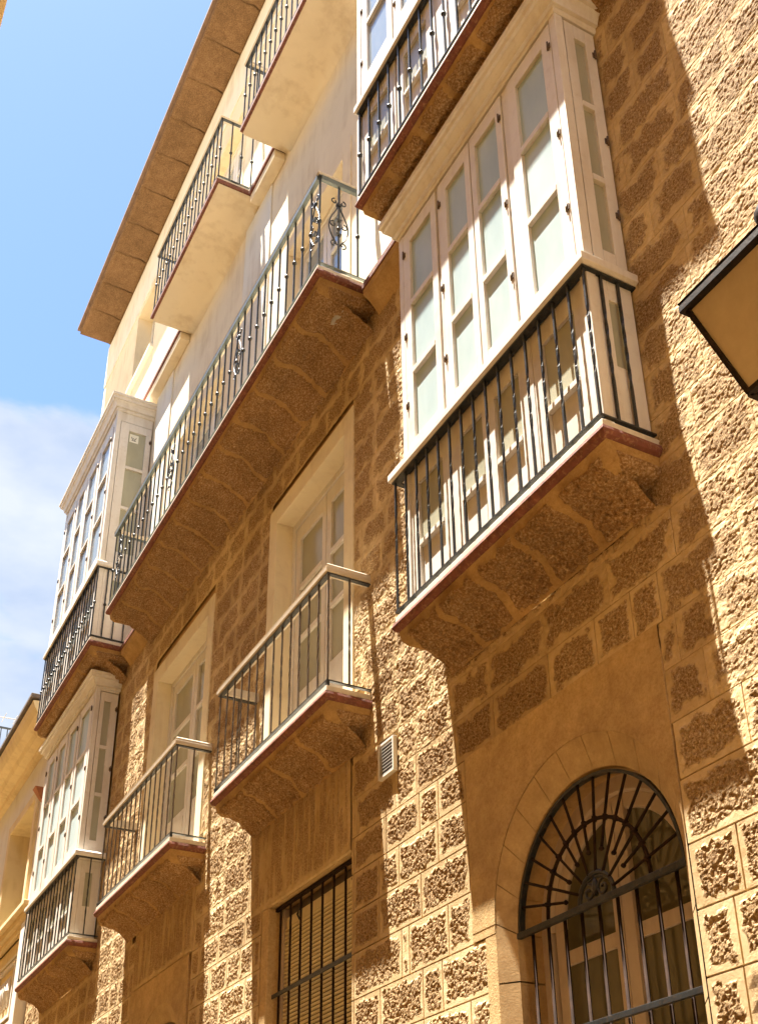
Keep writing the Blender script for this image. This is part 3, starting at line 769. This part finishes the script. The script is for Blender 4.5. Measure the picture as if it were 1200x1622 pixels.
# ------------------------------------------------------------------ stone eaves
EZ = 14.98
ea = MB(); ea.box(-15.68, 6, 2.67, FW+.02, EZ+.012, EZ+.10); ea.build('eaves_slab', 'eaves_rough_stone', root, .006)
MB().box(-15.72, 6, 2.62, FW+8, EZ+.101, EZ+.16).build('eaves_edge', 'brown_edge', root, .01)
x = -15.67; i = 0
while x < -2:
    w = .62+.16*random.random()
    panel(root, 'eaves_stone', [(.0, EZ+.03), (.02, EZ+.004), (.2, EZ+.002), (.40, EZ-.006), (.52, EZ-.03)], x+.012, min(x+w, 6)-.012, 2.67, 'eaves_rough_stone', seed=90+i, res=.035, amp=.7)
    x += w; i += 1

# ------------------------------------------------------------------ doors and windows of the building
def french_door(label, D, O, yfr, zs, group, glass='clear_pane', surround='surround_stucco', proud=.016, bottom=3.6, leaf_w=None):
    cx = (O[0]+O[1])/2
    T = thing('balcony_door', label, 'door', (cx, yfr, bottom), group)
    s = MB(); x0, x1, z0, z1 = D; a, b_, c, d = O
    s.box(x0, a, FW-proud, FW+.20, bottom-.02, z1); s.box(b_, x1, FW-proud, FW+.20, bottom-.02, z1); s.box(a, b_, FW-proud, FW+.20, d, z1)
    s.build('surround', surround, T, .006)
    r_ = MB(); r_.box(a-.02, a-.0005, FW+.20, FW+.5, bottom, d+.02); r_.box(b_+.0005, b_+.02, FW+.20, FW+.5, bottom, d+.02); r_.box(a, b_, FW+.20, FW+.5, d+.0005, d+.02)
    r_.build('reveal', surround, T)
    f = MB(); fw = .06
    f.box(a, a+fw, yfr-.02, yfr+.05, bottom, d); f.box(b_-fw, b_, yfr-.02, yfr+.05, bottom, d); f.box(a+fw, b_-fw, yfr-.02, yfr+.05, d-fw, d)
    f.build('door_frame', 'white_wood', T, .004)
    for p, q in ((a+fw+.003, cx-.002), (cx+.002, b_-fw-.003)):
        w = q-p
        sash(T, p, q, yfr-.008, zs, glass, gx=(p+.085, q-.075), name='door_leaf', top=d-fw-.004-zs[-1], bot=zs[0]-bottom-.01)
        MB().box(p+.09, q-.08, yfr-.016, yfr-.009, bottom+.14, zs[0]-.08).build('door_panel', 'white_wood', T, .004)
    MB().box(a, b_, FW+.46, FW+.5, bottom, d).build('curtain', 'curtain', T)
    return T
zs = (4.36, 4.86, 5.37, 5.86)
french_door('white french door behind the middle first floor balcony, cream surround', D1, O1, 3.36, zs, 'white french doors of the first floor')
french_door('white french door behind the lower left open balcony, cream surround', D2, O2, 3.36, (4.36, 4.86, 5.37, 5.86), 'white french doors of the first floor')
zu = (7.95, 8.45, 8.82, 9.16)
for D, lb in zip(U_D, ('white french door at the right end of the long balcony', 'white french door near the left end of the long balcony')):
    DD = (D[0]-.16, D[1]+.16, 7.1, 9.47); OO = (D[0], D[1], 7.1, 9.32)
    french_door(lb, DD, OO, 3.34, (7.75, 8.25, 8.72, 9.15), 'white french doors on the second floor', 'sky_pane', 'cream_stucco', .014, Z2)
for D, lb in zip(U_W, ('white glazed door behind the short third floor balcony', 'white glazed door behind the topmost balcony at the upper edge', 'small recessed window above the upper left glazed balcony', 'white glazed door on the third floor beyond the upper edge')):
    if D[2] > 12:
        T = thing('recessed_window', lb, 'window', ((D[0]+D[1])/2, FW+.2, D[2]))
        f = MB(); a, b_, c, d = D; f.box(a, a+.06, FW+.22, FW+.27, c, d); f.box(b_-.06, b_, FW+.22, FW+.27, c, d); f.box(a+.06, b_-.06, FW+.22, FW+.27, d-.06, d); f.box(a+.06, b_-.06, FW+.22, FW+.27, c, c+.06)
        f.box((a+b_)/2-.04, (a+b_)/2+.04, FW+.222, FW+.27, c+.06, d-.06)
        ff = f.build('window_frame', 'white_wood', T, .004)
        MB().box(a+.06, b_-.06, FW+.245, FW+.25, c+.06, d-.06).build('pane', 'sky_pane', T)
        MB().box(a-.06, b_+.06, FW-.06, FW+.2, c-.06, c).build('sill', 'white_stucco', T, .006)
        MB().box(a, b_, FW+.4, FW+.45, c, d).build('curtain', 'curtain', T)
    else:
        OO = (D[0], D[1], D[2], D[3])
        french_door(lb, (D[0]-.10, D[1]+.10, D[2], D[3]+.10), OO, 3.34, (11.9, 12.4, 12.9, 13.3), 'white glazed doors on the third floor', 'sky_pane', 'cream_stucco', .012, Z3)

# barred window
def tooled(name, x0, x1, z0, z1, seed=0):
    u = np.arange(x0+.002, x1-.001, .008); v = np.arange(z0+.002, z1, .010)
    X, Z = np.meshgrid(u, v); d = np.minimum(np.minimum(X-x0, x1-X), np.minimum(Z-z0, z1-Z))
    st = vnoise(X*34+seed, Z*3.0, seed=61)*.6+vnoise(X*80, Z*7+seed, seed=62)*.4
    mk = sstep((st-.36+.25*(vnoise(X*3.1, Z*2.2+seed, seed=63)-.5))/.22)*sstep((d-.03+.03*(vnoise(X*14, Z*14, seed=64)-.5))/.03)
    Y = FW-.004-.0055*st*(.4+.6*mk)-.45*rough_h(X, Z)*mk+np.where(d < .006, .012, 0)
    link(name, grid_mesh(name, np.stack([X, Y, Z], -1), 'rubble_stone', off, mk*.85, False), root)
tooled('lintel', -8.02, -6.337, 2.602, 3.42)
MB().box(-8.0, -6.345, FW+.008, FW+.5, 2.6025, 3.41).build('lintel_core', 'plaster_ochre', root)
jl = MB(); jl.box(-7.78, -7.662, FW-.006, FW+.45, GROUND, 2.601); jl.build('window_jamb', 'plaster_ochre', root, .01)
T = thing('shuttered_window', 'window with a lowered cream slatted roller shutter, behind the rusty bars', 'window', (-7.0, 3.4, 1.0))
sl = MB(); z = 1.0
while z < 2.44:
    sl.add([(x_, y_, z_) for x_ in (-7.62, -6.36) for y_, z_ in ((3.320, z), (3.312, z+.006), (3.312, z+.019), (3.322, z+.0235), (3.34, z+.0235), (3.34, z))],
           [(0, 1, 7, 6), (1, 2, 8, 7), (2, 3, 9, 8), (3, 4, 10, 9), (0, 5, 4, 3, 2, 1)]); z += .0285
sl.build('shutter_slats', 'shutter_slats', T)
MB().box(-7.64, -6.345, 3.341, 3.36, .98, 2.6).build('painted_shade_backing', 'dark_edge', T)  # dark sheet, its colour stands in for shade between the slats
MB().box(-7.655, -7.622, 3.30, 3.38, .98, 2.6).build('guide_rail', 'window_wood', T, .003)
MB().box(-7.62, -6.35, 3.322, 3.37, 2.455, 2.53).build('shutter_top_slat', 'shutter_slats', T, .003)
MB().box(-7.655, -6.345, 3.40, 3.46, 2.40, 2.62).build('shutter_box', 'dark_edge', T, .006)  # box coloured dark to paint in the shade under the lintel
T = thing('window_grille', 'dark rusty grille of square vertical bars over the shuttered window', 'grille', (-7.0, 3.27, 1.0))
for i in range(8):
    xx = -7.58+i*.1735
    MB().tube([(xx, 3.258, .9), (xx, 3.258, 2.60)], .0062, square=True).build('bar', 'rusty_iron', T)
MB().box(-7.655, -6.342, 3.246, 3.270, 2.572, 2.598).build('top_bar', 'rusty_iron', T, .002)
MB().box(-7.652, -6.348, 3.38, 3.399, 2.40, 2.598).build('painted_shade_board', 'dark_edge', T)  # added dark board, paints the shade at the top of the reveal
MB().box(-7.70, -6.34, 3.238, 3.249, 1.945, 1.975).build('cross_bar', 'black_iron', T, .003)
MB().box(-7.70, -6.34, 3.238, 3.249, 1.20, 1.23).build('cross_bar', 'black_iron', T, .003)
for xx in (-7.42, -6.56):
    MB().tube([(xx, 3.34, 2.56), (xx+.01, 3.31, 2.50), (xx+.03, 3.32, 2.46)], .007, 6).build('shutter_catch', 'black_iron', T)

# arched windows
def arched_window(cx, lw, lg, near=True):
    R0, c0z, R1, c1z, y0, y1 = .70, 1.70, .612, 1.635, FW-.006, 3.262
    # plaster field round the arch
    f = MB(); n = 32; xa, xb, zt = cx-.91, cx+.70, 2.685
    arc = [(cx+R0*math.cos(t), c0z+R0*math.sin(t)) for t in [math.pi-math.pi*i/n for i in range(n+1)]]
    def outer(x, z):
        dx, dz = x-cx, z-c0z; k = 1e9
        if dx < -1e-6: k = min(k, (xa-cx)/dx)
        if dx > 1e-6: k = min(k, (xb-cx)/dx)
        if dz > 1e-6: k = min(k, (zt-c0z)/dz)
        return cx+dx*k, c0z+dz*k
    outs = [outer(*p) for p in arc]
    vs = [(p[0], y0, p[1]) for p in arc]+[(p[0], y0, p[1]) for p in outs]+[(p[0], FW+.05, p[1]) for p in arc]+[(p[0], FW+.05, p[1]) for p in outs]
    m_ = n+1; fs = [(i, i+1, m_+i+1, m_+i) for i in range(n)]+[(m_+i, m_+i+1, 3*m_+i+1, 3*m_+i) for i in range(n)]
    f.add(vs, fs)
    # fill the two top corners
    for cxn in (xa, xb):
        for i in range(n):
            a, b_ = outs[i], outs[i+1]
            if abs(a[0]-b_[0]) > 1e-5 and abs(a[1]-b_[1]) > 1e-5 and min(abs(a[0]-cxn), abs(b_[0]-cxn)) < 1e-4:
                f.add([(a[0], y0, a[1]), (cxn, y0, zt), (b_[0], y0, b_[1])], [(0, 1, 2)])
    f.box(cx-.91, cx-.705, y0+.0015, FW+.05, 1.655, c0z)
    f.build('arch_plaster', 'plaster_ochre', root)
    # splayed voussoirs and jamb blocks
    nv = 11
    def band(t0, t1, mat='voussoir_stone'):
        v = MB(); k = 5; g_ = .004
        pts = []
        for i in range(k+1):
            t = t0+(t1-t0)*i/k
            o = (cx+(R0+.0)*math.cos(t), y0+.003, c0z+R0*math.sin(t)); i_ = (cx+R1*math.cos(t), y1, c1z+R1*math.sin(t)); bk = (cx+(R1+.0)*math.cos(t), 3.52, c1z+R1*math.sin(t))
            pts += [o, i_, bk]
        v.add(pts, [(i*3, i*3+1, i*3+4, i*3+3) for i in range(k)]+[(i*3+1, i*3+2, i*3+5, i*3+4) for i in range(k)], True)
        return v
    for i in range(nv):
        t0 = math.pi-math.pi*i/nv-.0025; t1 = math.pi-math.pi*(i+1)/nv+.0025
        o = band(t0, t1).build('voussoir', 'voussoir_stone', root)
    back = MB(); k = 24
    back.add([v for i in range(k+1) for v in ((cx+(R0+.01)*math.cos(math.pi*i/k), FW+.004, c0z+(R0+.01)*math.sin(math.pi*i/k)), (cx+(R1+.012)*math.cos(math.pi*i/k), 3.53, c1z+(R1+.012)*math.sin(math.pi*i/k)))],
             [(2*i, 2*i+1, 2*i+3, 2*i+2) for i in range(k)]); back.build('arch_joint', 'mortar', root)
    z = c0z
    hs = [.30, .36, .34, .36, .40, .40, .45, .5]
    for h in hs:
        for sg in (-1, 1):
            j = MB(); zt_ = min(z, c0z)-.004; zb_ = z-h+.004
            if z == c0z: zi = c1z-.004
            else: zi = zt_
            j.add([(cx+sg*R0, y0+.003, zt_), (cx+sg*R1, y1, zi), (cx+sg*R1, 3.52, zi), (cx+sg*R0, y0+.003, zb_), (cx+sg*R1, y1, zb_), (cx+sg*R1, 3.52, zb_)],
                  [(0, 1, 4, 3), (1, 2, 5, 4)]); j.build('jamb_stone', 'voussoir_stone', root)
        z -= h
    # strip of wall left of the jamb
    MB().box(cx-.80, cx-R0-.001, y0+.003, FW+.05, GROUND, 1.654).build('jamb_strip', 'plaster_ochre', root, .004)
    if lw is None: return
    # timber window
    T = thing('arched_window', lw, 'window', (cx, 3.42, GROUND), None)
    yw = 3.41
    fr = MB(); k = 30; ro, ri = .615, .535
    prof = [(ro, yw), (ri, yw), (ri-.012, yw+.012), (ri-.012, yw+.05)]
    def arcband(mb, prof, cz, a0=0, a1=math.pi, cxx=cx):
        vs = []; L = len(prof)
        for i in range(k+1):
            t = a0+(a1-a0)*i/k
            for r_, y_ in prof: vs.append((cxx+r_*math.cos(t), y_, cz+r_*math.sin(t)))
        mb.add(vs, [(i*L+j, i*L+j+1, (i+1)*L+j+1, (i+1)*L+j) for i in range(k) for j in range(L-1)])
    arcband(fr, prof, c1z)
    fr.box(cx-.62, cx-.535, yw, yw+.05, GROUND, c1z); fr.box(cx+.535, cx+.62, yw, yw+.05, GROUND, c1z)
    fr.build('outer_frame', 'window_wood', T, .002)
    for sg, x0, x1 in ((-1, cx-.522, cx-.003), (1, cx+.003, cx+.522)):
        s_ = MB()
        arcband(s_, [(.522, yw+.016), (.455, yw+.016), (.447, yw+.024), (.447, yw+.05)], c1z, 0 if sg > 0 else math.pi/2, math.pi/2 if sg > 0 else math.pi)
        xi0, xi1 = (x1-.058, x1) if sg < 0 else (x0, x0+.075)
        s_.box(xi0, xi1, yw+.008, yw+.05, GROUND, c1z+.50)
        xo0, xo1 = (x0, x0+.066) if sg < 0 else (x1-.066, x1)
        s_.box(xo0, xo1, yw+.016, yw+.05, GROUND, c1z)
        a, b_ = (xo1, xi0) if sg < 0 else (xi1, xo0)
        for zz_ in (1.49, .62, -.3): s_.box(a, b_, yw+.018, yw+.05, zz_-.035, zz_+.035)
        so = s_.build('sash', 'window_wood', T, .003)
        # panes
        for zz0, zz1 in ((.655, 1.455), (-.265, .585)):
            MB().box(a, b_, yw+.036, yw+.040, zz0, zz1).build('pane', 'dark_pane', so)
        pn = MB(); q = 20; top = []
        for i in range(q+1):
            xx = a+(b_-a)*i/q; top.append((xx, yw+.036, c1z+math.sqrt(max(0, .450**2-(xx-cx)**2))))
        pn.add([(xx, yw+.036, 1.525) for xx, _, _ in top]+top, [(i, i+1, q+2+i, q+1+i) for i in range(q)])
        pn.build('pane', 'dark_pane', so)
    cu = MB(); q = 80
    cu.add([v for i in range(q+1) for v in ((cx-.6+1.2*i/q, 3.50+.012*math.sin(i*1.3)+.006*math.sin(i*.41), -1.5), (cx-.6+1.2*i/q, 3.50+.012*math.sin(i*1.3), 2.28))], [(2*i, 2*i+2, 2*i+3, 2*i+1) for i in range(q)], True)
    cu.build('curtain', 'curtain', T)
    # iron fan grille
    G = thing('arch_grille', lg, 'grille', (cx, y1+.02, GROUND))
    yg = y1+.018; k = 40; zb = 1.625
    def arc_tube(r_, rad, a0=.02, a1=math.pi-.02): return MB().tube([(cx+r_*math.cos(a0+(a1-a0)*i/k), yg, zb+.012+r_*math.sin(a0+(a1-a0)*i/k)) for i in range(k+1)], rad, 8)
    rim = MB(); vs = []
    for i in range(k+1):
        t = math.pi*i/k
        for r_, y_ in ((.606, yg-.016), (.590, yg-.016), (.590, yg+.016), (.606, yg+.016)): vs.append((cx+r_*math.cos(t), y_, zb+r_*math.sin(t)))
    rim.add(vs, [(i*4+j, i*4+(j+1) % 4, (i+1)*4+(j+1) % 4, (i+1)*4+j) for i in range(k) for j in range(4)]); rim.build('rim', 'black_iron', G)
    arc_tube(.375, .0095).build('inner_arc', 'rusty_iron', G)
    arc_tube(.125, .011).build('hub_ring', 'black_iron', G)
    for i in range(1, 15):
        t = math.pi*i/15; short = (i % 2 == 0)
        r0 = .235 if short else .125
        sp = MB().tube([(cx+r0*math.cos(t), yg-.004, zb+.012+r0*math.sin(t)), (cx+.595*math.cos(t), yg-.004, zb+.012+.595*math.sin(t))], .0072, 6)
        if short:
            p0 = Vector((cx+(r0-.006)*math.cos(t), yg-.004, zb+.012+(r0-.006)*math.sin(t)))
            sp.tube([p0+Vector((0, 0, dz)) for dz in (-.012, -.007, 0, .007, .012)], [.003, .010, .013, .010, .003], 8)
        sp.build('spoke', 'rusty_iron', G)
        cl = MB(); cc, ss = math.cos(t), math.sin(t)
        cl.tube([(cx+(.362)*cc, yg-.003, zb+.012+.362*ss), (cx+.388*cc, yg-.003, zb+.012+.388*ss)], .0125, 8); cl.build('collar', 'rusty_iron', G)
    # hub rosette: two scrolls and a pointed leaf
    ro_ = MB()
    for sg in (-1, 1):
        ro_.tube([(cx+sg*.052+.042*(1-.8*i/20)*math.cos(math.pi/2+sg*i/20*7.5), yg, zb+.055+.042*(1-.8*i/20)*math.sin(math.pi/2+sg*i/20*7.5)) for i in range(21)], .007, 6)
        ro_.tube([(cx+sg*.10*math.sin(i/8*1.5), yg, zb+.118-.02*i/8-.03*(i/8)**2) for i in range(9)], .006, 6)
    ro_.tube([(cx, yg, zb+.03), (cx, yg, zb+.06), (cx, yg, zb+.09), (cx, yg, zb+.122)], [.008, .020, .015, .003], 8)
    ro_.build('hub_scrolls', 'black_iron', G)
    MB().box(cx-.625, cx+.61, yg-.020, yg+.006, zb-.018, zb+.012).build('cross_bar', 'black_iron', G, .003)
    MB().box(cx-.615, cx+.61, yg-.014, yg+.004, 1.085, 1.113).build('cross_bar', 'black_iron', G, .003)
    MB().box(cx-.615, cx+.61, yg-.014, yg+.004, .2, .228).build('cross_bar', 'black_iron', G, .003)
    xx = cx-.53
    while xx < cx+.55:
        MB().tube([(xx, yg+.016, GROUND+.4), (xx, yg+.016, zb-.01)], .0085, 8).build('bar', 'rusty_iron', G); xx += .1305
arched_window(ARX, 'large arched window with pinkish timber sashes below the right glazed balcony', 'dark iron fan grille with radiating spokes over the large arched window')
arched_window(ARX2, 'arched window mostly below the photo edge under the lower left open balcony', 'iron fan grille over the half hidden arched window at the bottom edge')
tooled('arch_spandrel', -10.96, -9.30, 2.69, 3.42, 7)

# wall vent
T = thing('wall_vent', 'small white louvred vent grille on the sunlit stone wall', 'vent', (-5.82, FW, 3.03))
v = MB(); v.box(-5.92, -5.905, FW-.03, FW, 2.92, 3.155); v.box(-5.735, -5.72, FW-.03, FW, 2.92, 3.155); v.box(-5.905, -5.735, FW-.03, FW, 3.14, 3.155); v.box(-5.905, -5.735, FW-.03, FW, 2.92, 2.935)
v.build('frame', 'vent_metal', T, .002)
MB().box(-5.905, -5.735, FW-.006, FW, 2.935, 3.14).build('backing', 'dark_edge', T)
for i in range(9):
    z = 2.94+i*.0225
    MB().add([(-5.905, FW-.028, z), (-5.735, FW-.028, z), (-5.735, FW-.012, z+.014), (-5.905, FW-.012, z+.014), (-5.905, FW-.028, z+.003), (-5.735, FW-.028, z+.003), (-5.735, FW-.012, z+.017), (-5.905, FW-.012, z+.017)],
             [(0, 3, 2, 1), (4, 5, 6, 7), (0, 1, 5, 4), (2, 3, 7, 6)]).build('louvre', 'vent_metal', T)

# ------------------------------------------------------------------ street lantern at the right edge
LX, LY, LZ = -1.59, 2.225, 2.604
T = thing('street_lantern', 'dark iron street lantern with cream panes at the right edge of the photo', 'street lamp', (LX, LY, 2.25))
a, bb, h = .225, .128, .355
def corners(w, z): return [(LX-w, LY-w, z), (LX+w, LY-w, z), (LX+w, LY+w, z), (LX-w, LY+w, z)]
ct, cb_ = corners(a-.012, LZ-.01), corners(bb, LZ-h)
for i in range(4):
    j = (i+1) % 4
    q = [Vector(cb_[i]), Vector(cb_[j]), Vector(ct[j]), Vector(ct[i])]; cen = sum(q, Vector())/4
    q = [cen+(p-cen)*.97 for p in q]
    MB().add(q, [(0, 1, 2, 3)]).build('pane', 'lantern_pane', T)
    MB().tube([cb_[i], ct[i]], .0075, square=True).build('corner_bar', 'lantern_iron', T)
    MB().tube([cb_[i], cb_[j]], .009, square=True).build('base_bar', 'lantern_iron', T)
rm = MB(); oo, ii = corners(a+.008, LZ-.012), corners(a-.020, LZ-.012); o2 = corners(a+.008, LZ+.012)
rm.add(oo+ii+o2, [(0, 4, 5, 1), (1, 5, 6, 2), (2, 6, 7, 3), (3, 7, 4, 0), (0, 1, 9, 8), (1, 2, 10, 9), (2, 3, 11, 10), (3, 0, 8, 11)]); rm.build('eave_rim', 'lantern_iron', T, .002)
rf = MB(); o2 = corners(a+.010, LZ+.022); o3 = corners(.10, LZ+.17); o4 = corners(.05, LZ+.26)
rf.add(o2+o3+o4, [(i, (i+1) % 4, 4+(i+1) % 4, 4+i) for i in range(4)]+[(4+i, 4+(i+1) % 4, 8+(i+1) % 4, 8+i) for i in range(4)]+[(8, 9, 10, 11)]); rf.build('roof', 'lantern_iron', T, .002)
for cx_, cy_ in ((LX+.125, LY-a+.012), (LX, LY+a-.012)):
    MB().tube([(cx_, cy_, LZ-.005), (cx_, cy_, LZ+.01), (cx_, cy_, LZ+.045), (cx_, cy_, LZ+.08), (cx_, cy_, LZ+.095)], [.018, .036, .044, .028, .006], 12).build('crest_ornament', 'lantern_iron', T)
MB().tube([(LX, LY, LZ+.26), (LX, LY, LZ+.30), (LX, LY, LZ+.34)], [.012, .022, .004], 8).build('top_finial', 'lantern_iron', T)
MB().tube([(LX, FW, LZ+.02), (LX, FW-.3, LZ-.02), (LX, LY+.28, LZ-.25), (LX, LY+.13, LZ-h-.06), (LX, LY, LZ-h-.09), (LX, LY, LZ-h)], .013, 8).build('bracket_arm', 'lantern_iron', T)
MB().box(LX-.04, LX+.04, FW-.02, FW-.004, LZ-.12, LZ+.12).build('wall_plate', 'lantern_iron', T, .004)
MB().tube([(LX, LY, LZ-.06), (LX, LY, LZ-.14), (LX, LY, LZ-.2)], [.02, .04, .02], 10).build('bulb', 'paper', T)

# ------------------------------------------------------------------ neighbouring house to the left
NB = thing('neighbouring_house', 'lower yellow and white house at the left edge with a deep window and moulded cornice', 'house', (-20, FW, GROUND))
NW = (-18.32, -16.66, 4.98, 6.80)
nw = MB(); cell_boxes(nw, -32, -15.715, 4.72, 7.7, FW+.0, FW+.7, [NW]); nw.build('wall', 'neighbour_white', NB)
MB().box(-32, -15.715, FW+.02, FW+.7, GROUND, 4.719).build('lower_wall', 'yellow_stucco', NB)
MB().box(-32, -15.715, FW+.71, FW+8, GROUND, 7.6).build('rear_block', 'neighbour_white', NB)
co = MB(); xs = (-32, -15.72)
prf = [(FW+.01, 7.56), (3.13, 7.59), (3.11, 7.64), (2.99, 7.66), (2.95, 7.72), (2.84, 7.76), (2.79, 7.84), (2.76, 7.93), (FW+.3, 7.98)]
co.add([(x_, y_, z_) for x_ in xs for y_, z_ in prf], [(i, i+1, 10+i, 9+i) for i in range(8)]+[tuple(range(9)), tuple(range(17, 8, -1))]); co.build('cornice', 'yellow_stucco', NB)
MB().box(-32, -15.72, 2.72, FW+8, 7.981, 8.05).build('roof_edge', 'dark_edge', NB, .01)
a, b_, c, d = NW
su = MB(); pw = .15
su.box(a-pw, a, FW-.05, FW+.5, c-.3, d+pw); su.box(b_, b_+pw, FW-.05, FW+.5, c-.3, d+pw); su.box(a, b_, FW-.05, FW+.5, d, d+pw); su.build('window_surround', 'yellow_stucco', NB, .01)
wf = MB(); wf.box(a, a+.1, FW+.28, FW+.36, c, d); wf.box(b_-.1, b_, FW+.28, FW+.36, c, d); wf.box(a+.1, b_-.1, FW+.28, FW+.36, d-.1, d); wf.box((a+b_)/2-.06, (a+b_)/2+.06, FW+.282, FW+.36, c, d-.1)
wfo = wf.build('window', 'brown_wood', NB, .005)
MB().box(a+.1, b_-.1, FW+.32, FW+.33, c, d-.1).build('pane', 'dark_pane', wfo)
led = MB(); led.box(-32, -15.72, 3.0, FW+.1, 4.90, 4.97); led.box(-32, -15.72, 3.07, FW+.1, 4.80, 4.899); led.box(-32, -15.72, 3.13, FW+.1, 4.72, 4.799); led.build('ledge', 'yellow_stucco', NB, .01)
for x0 in (-17.9, -19.6, -21.3):
    rp = MB(); x1 = x0+1.35; z0, z1 = 3.5, 4.5
    for q in (0, .10):
        rp.box(x0+q, x1-q, 3.185-.012*(q > 0), FW+.02, z0+q, z0+q+.05); rp.box(x0+q, x1-q, 3.185-.012*(q > 0), FW+.02, z1-q-.05, z1-q)
        rp.box(x0+q, x0+q+.05, 3.186-.012*(q > 0), FW+.02, z0+q+.05, z1-q-.05); rp.box(x1-q-.05, x1-q, 3.186-.012*(q > 0), FW+.02, z0+q+.05, z1-q-.05)
    for t in range(5):
        cxp = x0+.4+t*.14; rp.tube([(cxp, 3.19, z0+.28), (cxp+.04*math.sin(t*2), 3.175, z0+.5), (cxp, 3.19, z0+.72)], [.01, .045, .01], 8)
    rp.build('relief_panel', 'neighbour_white', NB, .006)
MB().box(-15.98, -15.72, 3.06, FW+.1, GROUND, 4.70).build('corner_pilaster', 'neighbour_white', NB, .01)
bt = MB(); bt.add([(-15.9, 2.95, 6.62), (-15.72, 2.95, 6.62), (-15.72, FW, 6.62), (-15.9, FW, 6.62), (-15.86, 3.06, 6.45), (-15.76, 3.06, 6.45), (-15.76, FW, 6.38), (-15.86, FW, 6.38)],
                 [(3, 2, 1, 0), (4, 5, 6, 7), (0, 1, 5, 4), (1, 2, 6, 5), (2, 3, 7, 6), (3, 0, 4, 7)]); bt.build('clay_bracket', 'roof_tile', NB, .006)
# roof terrace railing
T = thing('roof_railing', 'thin metal roof terrace railing against the sky at the left edge', 'railing', (-24, 5, 8.05))
for z in (11.30, 10.76): MB().box(-24.015, -23.985, 2.9, 9.0, z-.02, z+.02).build('rail', 'green_iron', T)
bar = MB().box(-.01, .01, -.01, .01, 0, .52).mesh('bar', 'green_iron')
y = 2.95
while y < 6: link('bar', bar, T, (-24, y, 10.78)); y += .135
pst = MB().box(-.03, .03, -.03, .03, 0, 2.75).mesh('post', 'green_iron')
for y in (2.93, 5, 8.9): link('post', pst, T, (-24, y, 8.04))
T = thing('roof_antenna', 'small television antenna above the roof railing at the left edge', 'antenna', (-25, 3.5, 8.05))
MB().tube([(-25, 3.5, 8.05), (-25, 3.5, 12.0)], .02, 6).build('mast', 'green_iron', T)
MB().tube([(-25, 3.0, 12.0), (-25, 4.5, 12.05)], .012, 6).build('boom', 'vent_metal', T)
for i in range(5): MB().tube([(-25.25, 3.3+i*.25, 12.02), (-24.75, 3.3+i*.25, 12.02)], .008, 5).build('element', 'vent_metal', T)

# ------------------------------------------------------------------ house across the narrow street (its eaves show in the top left corner)
OB = thing('facing_house', 'house across the narrow street whose eaves show in the top left corner', 'house', (-15, -.5, GROUND))
ob = MB(); hs = []
for i in range(10):
    for z0 in (-.4, 3.4, 7.0): hs.append((-40+i*5.0, -38.8+i*5.0, z0, z0+2.1))
cell_boxes(ob, -45, 12, GROUND, 10.2, -1.0, -.55, hs, 0); ob.build('wall', 'facing_wall', OB)
for i, h in enumerate(hs):
    f = MB(); f.box(h[0], h[0]+.08, -.75, -.68, h[2], h[3]); f.box(h[1]-.08, h[1], -.75, -.68, h[2], h[3]); f.box(h[0]+.08, h[1]-.08, -.75, -.68, h[3]-.08, h[3]); f.box((h[0]+h[1])/2-.04, (h[0]+h[1])/2+.04, -.751, -.68, h[2], h[3]-.08)
    w = f.build('window', 'white_wood', OB); MB().box(h[0], h[1], -.73, -.72, h[2], h[3]).build('pane', 'clear_pane', w)
MB().box(-45, 12, -9, -1.01, GROUND, 10.2).build('rear_block', 'facing_wall', OB)
MB().box(-45, 12, -9, .13, 10.25, 10.42).build('eaves', 'facing_wall', OB, .01)
MB().box(-45, 12, .06, .19, 10.421, 10.50).build('gutter', 'facing_wall', OB, .01)
MB().box(-45, 12, -9, .059, 10.421, 10.49).build('roof', 'street_stone', OB, .01)
MB().box(-45, 12, -9, -.45, 10.0, 10.249).build('frieze', 'facing_wall', OB, .01)
